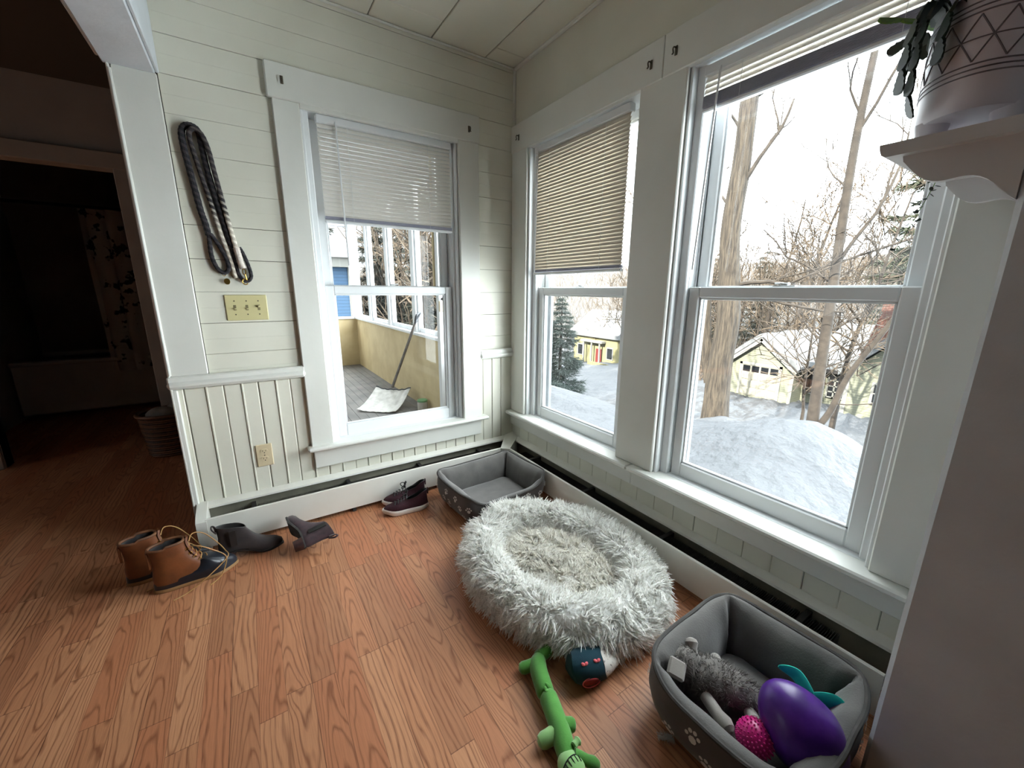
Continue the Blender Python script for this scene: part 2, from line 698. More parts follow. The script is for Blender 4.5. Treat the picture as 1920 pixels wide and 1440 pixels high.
m = MB()       # casing board of the wide opening, on the end of the plank wall
m.box((-1.778, -0.016, 0.795), (-1.648, 0.004, 1.966), 0.003)
m.box((-1.790, -0.020, 0.0), (-1.780, 0.17, 1.966), 0.003)
m.tube([(-1.781, -0.018, 0.80), (-1.781, -0.018, 1.95)], 0.006, 8)
m.box((-1.786, -0.019, 0.0), (-1.765, 0.0, 0.735), 0.004)
struct(m, 'trim_2', TRIM, 'white casing board at the end of the plank wall', 'trim')

m = MB()       # header beam over the opening
m.box((-1.800, -4.4, 1.966), (-1.652, -0.001, CZ), 0.004)
m.box((-1.652, -4.4, 1.972), (-1.640, -0.001, CZ), 0.003)
m.box((-1.815, -4.4, 1.985), (-1.800, -0.001, 2.12), 0.003)
struct(m, 'trim_3', STUBM, 'white boxed header beam over the wide opening', 'trim')

# wall_right: slab with two window openings, boards under the sill
Y2 = (-0.958, -0.156)
Y3 = (-1.946, -1.173)
m = MB()
for lo, hi in (((0.012, -4.6, -1.7), (0.14, 0.0, OZ0 - 0.02)), ((0.012, -4.6, OZ1 + 0.02), (0.14, 0.0, 3.4)),
               ((0.012, Y2[1], OZ0 - 0.02), (0.14, 0.0, OZ1 + 0.02)), ((0.012, Y3[1], OZ0 - 0.02), (0.14, Y2[0], OZ1 + 0.02)),
               ((0.012, -4.6, OZ0 - 0.02), (0.14, Y3[0], OZ1 + 0.02))):
    m.box(lo, hi)
m.box((0.0, -4.6, 2.10), (0.014, 0.0, CZ), mi=0)
ys = [-0.112, -0.18, -0.255, -0.33, -0.41, -0.49, -0.575, -0.655, -0.735, -0.82, -0.965]
m.box((0.008, -4.6, 0.15), (0.0125, 0.0, 0.345), mi=1)
ys = [0.0, -0.095] + [-0.095 - 0.1 * k for k in range(1, 24)]
for i, (a, b) in enumerate(zip(ys, ys[1:])):
    g = (0.0008, 0.0022, 0.0007, 0.0014)[i % 4]
    m.box((-0.004, b + g, 0.15), (0.0078, a - 0.0003, 0.345), 0.002)
struct(m, 'wall_right', [WHITE, CRACK], 'white wall with two tall sash windows', 'wall')

m = MB()
m.tube([(-0.006, -0.006, 0.80), (-0.006, -0.006, CZ)], 0.010, 8)
m.tube([(-0.006, -4.3, CZ - 0.006), (-0.006, -0.01, CZ - 0.006)], 0.010, 8)
m.tube([(-1.64, -0.006, CZ - 0.006), (-0.01, -0.006, CZ - 0.006)], 0.006, 8)
struct(m, 'trim_4', TRIM, 'thin white bead along the corner and ceiling edge', 'trim')

# the wall end standing on the right, close to the camera
m = MB()
pr = random.Random(5)
rings = []
zz = [0.0 + 0.035 * k for k in range(70)]
for z in zz:
    jx = 0.0025 * noise.noise(Vector((z * 3.1, 1, 2))) + 0.0015 * noise.noise(Vector((z * 17, 4, 2)))
    rings.append([(-0.40, -2.6, z), (-0.40, -2.094, z), (-0.392 + jx, -2.0855 + jx, z), (0.0, -2.084, z), (0.0, -2.6, z)])
m.loft(rings)
struct(m, 'wall_stub', STUBM, 'grey white plaster wall end right beside the camera', 'wall')

# rest of the house behind and beside the camera
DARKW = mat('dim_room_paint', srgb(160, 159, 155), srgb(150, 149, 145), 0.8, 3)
m = MB()
m.box((-6.0, -4.72, -0.1), (0.14, -4.6, CZ + 0.05))
struct(m, 'wall_front', FARW, 'plain wall behind the camera', 'wall')
m = MB()  # window opening added out of view to light the dim room
for lo, hi in (((-6.12, -4.72, -0.1), (-6.0, -0.7, CZ + 0.05)), ((-6.12, 0.9, -0.1), (-6.0, 4.2, CZ + 0.05)), ((-6.12, -0.7, -0.1), (-6.0, 0.9, 0.8)), ((-6.12, -0.7, 1.95), (-6.0, 0.9, CZ + 0.05))):
    m.box(lo, hi)
for lo, hi in (((-6.09, -0.7, 0.8), (-6.03, -0.62, 1.95)), ((-6.09, 0.82, 0.8), (-6.03, 0.9, 1.95)), ((-6.09, 0.06, 0.8), (-6.03, 0.14, 1.95)), ((-6.09, -0.7, 1.35), (-6.03, 0.9, 1.40))):
    m.box(lo, hi)
struct(m, 'wall_left', FARW, 'far left wall of the dim room', 'wall')
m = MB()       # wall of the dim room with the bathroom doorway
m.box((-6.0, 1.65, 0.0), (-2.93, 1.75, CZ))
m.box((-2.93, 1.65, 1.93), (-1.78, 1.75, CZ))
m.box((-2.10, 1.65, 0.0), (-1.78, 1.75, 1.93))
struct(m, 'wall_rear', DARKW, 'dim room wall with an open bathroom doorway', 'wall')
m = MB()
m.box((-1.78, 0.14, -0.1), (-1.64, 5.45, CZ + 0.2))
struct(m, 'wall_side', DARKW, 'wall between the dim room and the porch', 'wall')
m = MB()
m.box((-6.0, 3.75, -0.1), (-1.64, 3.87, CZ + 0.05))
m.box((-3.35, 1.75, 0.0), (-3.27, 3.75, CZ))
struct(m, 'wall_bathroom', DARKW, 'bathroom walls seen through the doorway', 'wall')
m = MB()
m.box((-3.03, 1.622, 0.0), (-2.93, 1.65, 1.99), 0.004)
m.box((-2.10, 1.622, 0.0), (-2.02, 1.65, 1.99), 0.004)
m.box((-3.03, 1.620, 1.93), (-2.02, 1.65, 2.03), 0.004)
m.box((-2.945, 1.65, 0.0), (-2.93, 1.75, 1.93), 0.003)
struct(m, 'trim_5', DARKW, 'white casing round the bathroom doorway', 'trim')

# upper storey and roof that shade the yard
m = MB()
m.box((-8.0, -9.0, CZ + 0.09), (0.14, 0.14, 3.4))
m.box((-8.0, -9.0, -1.7), (-6.12, -4.8, CZ + 0.09))
m.prism([(-8.5, 3.4), (0.6, 3.4), (-4.0, 5.2)], 9.8, 'y', -9.3)
struct(m, 'roof', mat('house_siding', srgb(190, 190, 186)), 'upper storey and roof of the house', 'roof')


# ------------------------------------------------------------------ sash windows
def mapper(side):
    if side == 'A':
        return lambda u, w, z: (u, w, z)
    return lambda u, w, z: (w, u, z)


def sash(P, mb, u0, u1, z0, z1, w, st, rt, rb, d=0.032):
    mb.box(P(u0, w, z0), P(u0 + st, w + d, z1), 0.004)
    mb.box(P(u1 - st, w, z0), P(u1, w + d, z1), 0.004)
    mb.box(P(u0 + st, w, z0), P(u1 - st, w + d, z0 + rb), 0.004)
    mb.box(P(u0 + st, w, z1 - rt), P(u1 - st, w + d, z1), 0.004)
    # glazing bead
    b = 0.008
    a0, a1, c0, c1 = u0 + st, u1 - st, z0 + rb, z1 - rt
    mb.box(P(a0, w + 0.008, c0), P(a0 + b, w + d - 0.008, c1), 0.002)
    mb.box(P(a1 - b, w + 0.008, c0), P(a1, w + d - 0.008, c1), 0.002)
    mb.box(P(a0, w + 0.008, c0), P(a1, w + d - 0.008, c0 + b), 0.002)
    mb.box(P(a0, w + 0.008, c1 - b), P(a1, w + d - 0.008, c1), 0.002)


def window(name, side, o0, o1, s0, s1, label):
    """o0..o1 opening between the casings, s0..s1 outer edges of the sashes"""
    P = mapper(side)
    c = P((o0 + o1) / 2, 0.05, OZ0)
    W = thing(name, label, 'window', c, kind='structure')
    fr = MB()      # jambs with their stepped tracks
    for e, s, k in ((o0, s0, 1), (o1, s1, -1)):
        fr.box(P(e, -0.004, OZ0 - 0.02), P(e + k * 0.012, 0.16, OZ1 + 0.02), 0.003)
        fr.box(P(e + k * 0.010, 0.028, OZ0 - 0.02), P(s - k * 0.002, 0.05, OZ1 + 0.02), 0.004)
        fr.box(P(e + k * 0.010, 0.088, OZ0 - 0.02), P(s + k * 0.004, 0.094, OZ1 + 0.02), 0.002)
        fr.box(P(e + k * 0.010, 0.05, OZ0 - 0.02), P(s - k * 0.002, 0.15, OZ1 + 0.02), 0.001)
    fr.box(P(o0, -0.004, OZ1), P(o1, 0.16, OZ1 + 0.02), 0.003)
    fr.box(P(o0, 0.02, OZ0 - 0.02), P(o1, 0.10, OZ0 + 0.002), 0.003)
    fr.build('window_frame', VINYL, W)
    of = MB()
    for e, s, k in ((o0, s0, 1), (o1, s1, -1)):
        of.box(P(e + k * 0.010, 0.132, OZ0 - 0.02), P(s + k * 0.022, 0.156, OZ1 + 0.02), 0.002)
    of.box(P(o0, 0.10, OZ0 - 0.02), P(o1, 0.19, OZ0 + 0.002), 0.003)
    of.build('outer_frame', OUTERV, W)
    lo = MB()
    sash(P, lo, s0, s1, 0.362, 1.186, 0.054, 0.044, 0.042, 0.068)
    L = lo.build('lower_sash', VINYL, W)
    up = MB()
    sash(P, up, s0 + 0.004, s1 - 0.004, 1.146, OZ1 - 0.004, 0.096, 0.042, 0.04, 0.036)
    U = up.build('upper_sash', VINYL, W)
    p = MB()
    p.box(P(s0 + 0.044, 0.067, 0.43), P(s1 - 0.044, 0.071, 1.144))
    p.build('pane', GLASS, L)
    p = MB()
    p.box(P(s0 + 0.046, 0.110, 1.182), P(s1 - 0.046, 0.114, OZ1 - 0.044))
    p.build('pane', GLASS, U)
    mid = (s0 + s1) / 2
    k = MB()
    k.box(P(mid - 0.035, 0.06, 1.186), P(mid + 0.035, 0.088, 1.190), 0.0015)
    k.box(P(mid - 0.012, 0.064, 1.190), P(mid + 0.014, 0.084, 1.199), 0.003)
    k.tube([P(mid + 0.004, 0.068, 1.197), P(mid + 0.030, 0.066, 1.197)], 0.003, 6)
    k.build('sash_lock', VINYL, L)
    return W


w1 = window('window_1', 'A', WX0, WX1, -1.122, -0.412, 'sash window looking into the screened porch')
w2 = window('window_2', 'B', Y2[0], Y2[1], -0.918, -0.202, 'narrow sash window nearest the corner with lowered blind')
w3 = window('window_3', 'B', Y3[0], Y3[1], -1.908, -1.222, 'sash window on the right with raised blind and snow mound')

# casings
def casing_side(name, side, a, b, z0, z1, parent):
    P = mapper(side)
    m = MB()
    m.box(P(a, -0.022, z0), P(b, 0.0, z1), 0.004)
    return m.build(name, TRIM, parent)


casing_side('side_casing', 'A', -1.271, WX0, 0.36, 1.974, w1)
casing_side('side_casing', 'A', WX1, -0.258, 0.342, 1.974, w1)
m = MB()
m.box((-1.286, -0.026, 1.973), (-0.254, 0.0, 2.111), 0.004)
m.box((WX0, -0.022, 1.955), (WX1, 0.0, 1.98), 0.003)
m.build('head_casing', TRIM, w1)
m = MB()
m.box((-1.292, -0.062, 0.345), (-0.222, 0.03, 0.366), 0.007)
m.build('window_sill', TRIM, w1)
m = MB()
m.box((-1.264, -0.022, 0.240), (-0.262, 0.0, 0.345), 0.003)
m.build('apron', TRIM, w1)

casing_side('side_casing', 'B', Y2[1], -0.004, 0.366, 1.975, w2)
casing_side('side_casing', 'B', Y3[1], Y2[0], 0.366, 1.975, w3)
casing_side('side_casing', 'B', -2.084, Y3[0], 0.366, 1.975, w3)
for W_, a, b in ((w2, -1.065, -0.002), (w3, -2.084, -1.066)):
    m = MB()
    m.box((-0.026, a, 1.963), (0.0, b, 2.108), 0.003)
    m.build('head_casing', TRIM, W_)
    m = MB()
    m.box((-0.066, a, 0.343), (0.03, b, 0.366), 0.006)
    m.box((-0.022, a, 0.262), (0.0, b, 0.345), 0.003)
    m.build('window_sill', TRIM, W_)


# small curtain hooks left on the head casings
def hook(p, side, label, flip=1):
    h = thing('curtain_hook', label, 'hook', p, group='old hooks on the window head casings')
    P = mapper(side)

    def Q(u, w, z):
        a, b, c = P(u, w, z)
        return (p[0] + a, p[1] + b, p[2] + c)
    m = MB()
    m.box(Q(-0.006, -0.003, -0.016), Q(0.006, 0.0, 0.016), 0.002)
    m.build('back_plate', HOOKM, h)
    m = MB()
    m.tube(spline([Q(0, -0.001, 0.006), Q(0, -0.014, 0.008), Q(0, -0.020, 0.0), Q(0.0, -0.017, -0.012), Q(0, -0.023, -0.018)], 5), 0.0025, 6)
    m.build('hook_arm', HOOKM, h)


hook((-1.223, -0.026, 2.046), 'A', 'small metal hook at the left end of the porch window head board')
hook((-0.320, -0.026, 2.034), 'A', 'small metal hook at the right end of the porch window head board')
hook((-0.026, -0.085, 2.032), 'B', 'small metal hook close to the room corner above the narrow window')
hook((-0.026, -1.009, 2.030), 'B', 'left one of two hooks on the board between the right-hand windows')
hook((-0.026, -1.120, 2.032), 'B', 'right one of two hooks on the board between the right-hand windows')


# ------------------------------------------------------------------ venetian blinds
def blind(name, side, u0, u1, ztop, zbot, n, w, label, tilt=62, stack=0.012, wand=None, mats=SLAT, railm=VINYL, stackz=0.0, slat_top=None):
    P = mapper(side)
    B = thing(name, label, 'blind', P((u0 + u1) / 2, w, zbot))
    m = MB()
    m.box(P(u0, w - 0.014, ztop - 0.028), P(u1, w + 0.022, ztop + 0.006), 0.003)
    m.build('head_rail', railm, B)
    m = MB()
    zt = slat_top or (ztop - 0.038)
    zb = zbot + 0.016 + stackz
    a = math.radians(tilt)
    for i in range(n):
        z = lerp(zt, zb, i / max(1, n - 1))
        pts = []
        for k in range(5):
            t = (k / 4.0 - 0.5) * 0.0245
            bow = 0.0022 * (1 - (t / 0.01225) ** 2)
            pts.append((t * math.cos(a) - bow * math.sin(a), t * math.sin(a) + bow * math.cos(a)))
        sec = pts + [(q[0] + 0.0007 * math.sin(a), q[1] - 0.0007 * math.cos(a)) for q in pts[::-1]]
        m.loft([[P(u, w + q[0], z + q[1]) for q in sec] for u in (u0 + 0.003, u1 - 0.003)])
    m.build('slats', mats, B, smooth=50)
    if stackz > 0:
        m = MB()
        k = int(stackz / 0.0035)
        for i in range(k):
            z = zbot + 0.016 + i * 0.0035
            m.box(P(u0 + 0.003, w - 0.0125, z), P(u1 - 0.003, w + 0.0125, z + 0.0026), 0.001)
        m.build('stacked_slats', STACKM, B)
    m = MB()
    m.box(P(u0 + 0.002, w - 0.013, zbot), P(u1 - 0.002, w + 0.013, zbot + 0.014), 0.004)
    m.build('bottom_rail', railm, B)
    for f in (0.2, 0.8):
        u = lerp(u0, u1, f)
        m = MB()
        for dw in (-0.0125, 0.0125):
            m.tube([P(u, w + dw, ztop - 0.02), P(u, w + dw, zbot + 0.005)], 0.0008, 5)
        m.build('ladder_cord', railm, B)
    if wand:
        m = MB()
        m.tube([P(wand[0], w - 0.018, ztop - 0.02), P(wand[0] + wand[2], w - 0.028, wand[1])], 0.0036, 6)
        m.tube([P(wand[0], w - 0.010, ztop - 0.012), P(wand[0], w - 0.019, ztop - 0.022)], 0.002, 6)
        m.build('tilt_wand', railm, B)
    return B


blind('window_blind', 'A', -1.096, -0.418, 1.953, 1.487, 22, 0.022, 'cream venetian blind lowered halfway over the porch window', tilt=56,
      wand=(-1.012, 1.285, 0.006), stackz=0.016)
blind('window_blind', 'B', -0.884, -0.195, 1.950, 1.258, 37, 0.022, 'cream venetian blind lowered over the narrow corner window',
      tilt=67, wand=(-0.232, 1.27, 0.0), stackz=0.016, mats=SLAT2)
blind('window_blind', 'B', -1.905, -1.222, 1.945, 1.800, 4, 0.022, 'raised venetian blind bunched at the top of the right window',
      tilt=62, wand=(-1.285, 1.25, 0.02), stackz=0.040, slat_top=1.908)


# ------------------------------------------------------------------ baseboard heaters
def heater(name, side, u_far, u_near, label, cap=True, cut=0.0):
    """u_near is the corner end"""
    P = mapper(side)
    sg = 1 if u_near > u_far else -1
    H = thing(name, label, 'heater', P((u_far + u_near) / 2, -0.07, 0.0))
    m = MB()

    def ex(poly, a, b, mb, mi=0):
        mb.loft([[P(a, w, z) for w, z in poly], [P(b, w, z) for w, z in poly]], mi)
    ex([(-0.004, 0.02), (-0.004, 0.176), (-0.010, 0.176), (-0.010, 0.02)], u_far, u_near, m)
    m.build('back_plate', HEATB, H)
    m = MB()
    ex([(-0.002, 0.176), (-0.002, 0.183), (-0.012, 0.183), (-0.040, 0.172), (-0.042, 0.163), (-0.037, 0.162), (-0.035, 0.168), (-0.012, 0.176)], u_far, u_near, m)
    m.build('top_hood', HEATM, H)
    m = MB()
    ex([(-0.140, 0.024), (-0.146, 0.024), (-0.150, 0.10), (-0.148, 0.161), (-0.145, 0.164), (-0.136, 0.162), (-0.136, 0.158), (-0.143, 0.158), (-0.144, 0.10)], u_far + sg * 0.03, u_near - sg * 0.045, m)
    m.build('front_panel', HEATM, H)
    m = MB()
    n = int(abs(u_near - u_far - sg * 0.3) / 0.0065)
    for i in range(n):
        u = u_far + sg * (0.16 + i * 0.0065)
        m.box(P(u, -0.032, 0.045), P(u + 0.0012, -0.112, 0.125))
    m.tube([P(u_far + sg * 0.04, -0.072, 0.085), P(u_near, -0.072, 0.085)], 0.011, 10)
    m.build('fin_element', FINM, H)
    for f in (0.12, 0.38, 0.62, 0.86):
        u = lerp(u_far, u_near, f)
        m = MB()
        ex([(-0.010, 0.0), (-0.010, 0.132), (-0.142, 0.132), (-0.142, 0.125), (-0.024, 0.125), (-0.024, 0.028), (-0.142, 0.028), (-0.142, 0.0)], u, u + 0.018, m)
        m.build('support_bracket', FINM, H)
    if cap:
        m = MB()
        sec = [(-0.002, 0.0), (-0.002, 0.187), (-0.030, 0.187), (-0.075, 0.178), (-0.135, 0.166), (-0.152, 0.155), (-0.152, 0.10), (-0.142, 0.0)]
        ex(sec, u_far - sg * 0.004, u_far + sg * 0.036, m)
        m.build('end_cap', HEATM, H)
    return H


hA = heater('baseboard_heater', 'A', -1.770, -0.062, 'white baseboard heater along the plank wall')
hB = heater('baseboard_heater', 'B', -2.083, -0.062, 'white baseboard heater under the two snow view windows', cap=False)
m = MB()        # corner cover joins the two runs
top = [(-0.066, -0.002, 0.186), (-0.002, -0.002, 0.196), (-0.002, -0.066, 0.186), (-0.148, -0.192, 0.163), (-0.192, -0.148, 0.163)]
m.loft([[(x, y, 0.02) for x, y, z in top], top])
m.build('corner_cover', HEATM, hA)


# ------------------------------------------------------------------ switch plate and outlet
IVORY = mat('ivory_plastic', srgb(196, 188, 142), None, 0.4)
IVORY2 = mat('tan_plastic', srgb(204, 190, 158), None, 0.4)
s = thing('light_switch', 'ivory triple toggle switch plate on the plank wall', 'light switch', (-1.4665, 0.0, 1.084))
m = MB()
m.box((-1.5475, -0.006, 1.027), (-1.3855, 0.0, 1.1415), 0.003)
m.build('cover_plate', IVORY, s)
for k, up in ((-1, -1), (0, -1), (1, 1)):
    x = -1.4665 + 0.046 * k
    m = MB()
    m.box((x - 0.0055, -0.0068, 1.072), (x + 0.0055, -0.004, 1.0965), 0.001, mi=1)
    m.box((x - 0.0045, -0.016, 1.081 + up * 0.004), (x + 0.0045, -0.004, 1.088 + up * 0.006), 0.0015)
    m.build('toggle', [IVORY, mat('switch_slot', srgb(120, 112, 80))], s)
    for z in (1.114, 1.054):
        q = MB()
        q.tube([(x, -0.0072, z), (x, -0.004, z)], 0.003, 10)
        q.build('screw', HOOKM, s)

s = thing('power_outlet', 'tan duplex outlet on the beadboard below the chair rail', 'outlet', (-1.482, -0.003, 0.363))
m = MB()
m.box((-1.517, -0.010, 0.306), (-1.447, -0.003, 0.4205), 0.003)
m.build('cover_plate', IVORY2, s)
for z in (0.344, 0.383):
    m = MB()
    out = [(-1.482 + 0.0165 * math.cos(a), max(-0.0125, min(0.0125, 0.0165 * math.sin(a)))) for a in [2 * PI * k / 24 for k in range(24)]]
    m.prism([(a, z + b) for a, b in out], 0.004, 'y', -0.0125)
    for dx in (-0.0065, 0.0065):
        m.box((-1.482 + dx - 0.001, -0.0129, z + 0.0), (-1.482 + dx + 0.001, -0.012, z + 0.008), mi=1)
    m.tube([(-1.482, -0.0129, z - 0.006), (-1.482, -0.012, z - 0.006)], 0.0026, 8, mi=1)
    m.build('receptacle', [IVORY2, BLACK], s)
m = MB()
m.tube([(-1.482, -0.0115, 0.3635), (-1.482, -0.009, 0.3635)], 0.003, 10)
m.build('screw', HOOKM, s)


# ------------------------------------------------------------------ rope leashes
def rope_mat(name, grad):
    t = NT(name)
    x, y, z = t.xyz()
    st = ((z * 260.0 + x * 120.0).sin()).rng(-0.2, 0.6)
    if grad:
        dark = t.mix(z.rng(grad[0], grad[1]), srgb(186, 178, 164), srgb(44, 41, 44))
        lite = t.mix(z.rng(grad[0], grad[1] + 0.08), srgb(226, 220, 206), srgb(80, 74, 73))
        t.color(t.mix(st, dark, lite))
    else:
        t.color(t.mix(st, srgb(26, 25, 30), srgb(52, 48, 52)))
    t.b.inputs['Roughness'].default_value = 0.9
    t.bump(st, 0.5, 0.003)
    return t.m


def lp(px, py):      # sketch coordinates of the hanging rope -> wall coordinates
    return ((px - 250.0) * 0.000572 - 1.572, 1.805 - (py - 110.0) * 0.000612)


ROPE1 = rope_mat('black_braided_rope', None)
L1 = thing('dog_leash', 'black braided rope leash with a looped handle and brass tag', 'leash', (-1.58, 0.0, 1.25))


def rope(pts, y, r, name, mt, par, n=10):
    P3 = []
    for q in pts:
        x, z = lp(q[0], q[1])
        P3.append((x, q[2] if len(q) > 2 else y, z))
    m = MB()
    sp = spline(P3, 8)
    rr = [r * (1 + 0.06 * math.sin(i * 2.2)) for i in range(len(sp))]
    m.tube(sp, rr, n)
    return m.build(name, mt, par)


rope([(262, 790, -.014), (250, 700, -.014), (238, 640, -.016), (225, 520, -.016), (208, 350, -.016), (198, 240, -.016), (200, 160, -.017), (222, 120, -.018), (262, 112, -.018), (296, 140, -.017),
      (304, 230, -.015), (315, 380, -.014), (340, 540, -.013), (365, 700, -.013), (392, 850, -.013)], -.015, .0115, 'rope', ROPE1, L1)
rope([(262, 790, -.013), (258, 860, -.013), (260, 940, -.013), (285, 1015, -.014), (322, 1040, -.015), (352, 1015, -.015), (352, 960, -.014), (325, 880, -.014), (296, 820, -.015), (272, 780, -.018)], -.014, .0085, 'handle_loop', ROPE1, L1)
rope([(392, 850, -.012), (398, 930, -.012), (408, 1030, -.012), (432, 1085, -.013), (466, 1095, -.013), (492, 1060, -.013), (484, 990, -.013), (462, 910, -.013), (440, 860, -.013)], -.013, .0075, 'end_loop', ROPE1, L1)
m = MB()
x, z = lp(318, 1048)
m.tube([(x + 0.006 * math.cos(a), -0.015, z + 0.009 * math.sin(a)) for a in [2 * PI * k / 14 for k in range(14)]], 0.0014, 6, closed=True)
x, z = lp(330, 1100)
m.prism([(x + 0.0115 * math.cos(a), z + 0.0135 * math.sin(a)) for a in [2 * PI * k / 20 for k in range(20)]], 0.002, 'y', -0.016)
m.build('brass_tag', BRASS, L1)

ROPE2 = rope_mat('ombre_braided_rope', (0.17, 0.25))
L2 = thing('dog_leash', 'grey to white ombre rope leash with a brass snap hook', 'leash', (-1.53, 0.0, 1.24))
rope([(388, 1075, -.010), (380, 1000, -.010), (362, 900, -.010), (342, 800, -.010), (322, 690, -.011), (302, 560, -.011), (276, 420, -.011), (254, 290, -.012), (240, 190, -.020), (252, 146, -.033),
      (286, 136, -.035), (318, 170, -.034), (340, 250, -.030), (352, 360, -.027), (370, 500, -.025), (388, 640, -.025), (404, 760, -.025), (420, 870, -.025)], -.02, .0092, 'rope', ROPE2, L2)
WHIP = mat('white_rope_whipping', srgb(214, 206, 196), srgb(190, 180, 170), 0.9, 120, bump=0.3, bscale=300)
rope([(420, 866, -.025), (428, 920, -.026), (434, 965, -.027), (446, 1008, -.026)], -.026, .0125, 'splice', WHIP, L2)
m = MB()
x, z = lp(449, 1030)
m.tube([(x + 0.006 * math.cos(a), -0.026, z + 0.013 * math.sin(a)) for a in [2 * PI * k / 14 for k in range(14)]], 0.0022, 6, closed=True)
m.tube([lp(453, 1050)[:1] + (-0.026,) + lp(453, 1050)[1:], lp(458, 1085)[:1] + (-0.026,) + lp(458, 1085)[1:]], 0.0034, 8)
x, z = lp(448, 1100)
m.tube([(x + 0.0105 * math.cos(a), -0.026, z + 0.012 * math.sin(a)) for a in [0.5 + 5.2 * k / 18 for k in range(19)]], 0.0026, 8)
m.build('snap_hook', BRASS, L2)
# ------------------------------------------------------------------ footwear
def foot_half(t):
    return interp(t, [(0, .50), (.12, .66), (.3, .66), (.45, .72), (.68, 1.0), (.82, .96), (.93, .74), (1.0, .5)])


def slice_ring(L, W, z, x0, x1, ws=1.0, n=40, bend=0.0, p=0.75):
    """outline of the shoe at one height; x along the foot, y across"""
    out = []
    xm, xr = (x0 + x1) / 2, (x1 - x0) / 2
    for j in range(n):
        a = 2 * PI * j / n
        c, s_ = math.cos(a), math.sin(a)
        x = xm + xr * (abs(c) ** 0.92) * (1 if c >= 0 else -1)
        hw = W / 2 * foot_half(min(1, max(0, x / L))) * ws
        y = hw * (abs(s_) ** p) * (1 if s_ >= 0 else -1) + bend * math.sin(PI * min(1, max(0, x / L)))
        out.append((x, y, z))
    return out


def shoe_shell(mb, L, W, prof, wall=0.005, n=40, bend=0.0, tilt=None, mi=0, mi_in=1):
    """prof rows: height, heel x, toe x, width scale ; tilt(x) lifts the collar"""
    def R(row, inset=0.0):
        z, x0, x1, ws = row
        r = slice_ring(L, W, z, x0 + inset, x1 - inset, ws * (1 - 2 * inset / W), n, bend)
        if tilt:
            r = [(x, y, zz + tilt(x, zz)) for x, y, zz in r]
        return r
    mb.loft([R(q) for q in prof], mi, True, False)
    inner = [R(q, wall) for q in prof[::-1] if q[0] > 0.03]
    mb.loft([R(prof[-1]), [(x, y, z + 0.002) for x, y, z in R(prof[-1], wall * 0.5)]] + inner, mi_in, False, True)


def lace_tube(mb, pts, r, mi=0):
    mb.tube(spline(pts, 6), r, 6, mi)


TAN = mat('tan_leather', srgb(122, 70, 36), srgb(92, 50, 25), 0.5, 14, bump=0.15, bscale=160, bdist=0.002)
RUBBER = mat('dark_blue_black_rubber', srgb(38, 42, 50), srgb(28, 30, 36), 0.28, 20)
GUM = mat('tan_gum_sole', srgb(152, 118, 78), None, 0.7)
FLEECE = mat('grey_boot_lining', srgb(70, 66, 66), srgb(48, 46, 48), 0.95, 60)
LACE = mat('tan_leather_lace', srgb(170, 130, 80), None, 0.6)


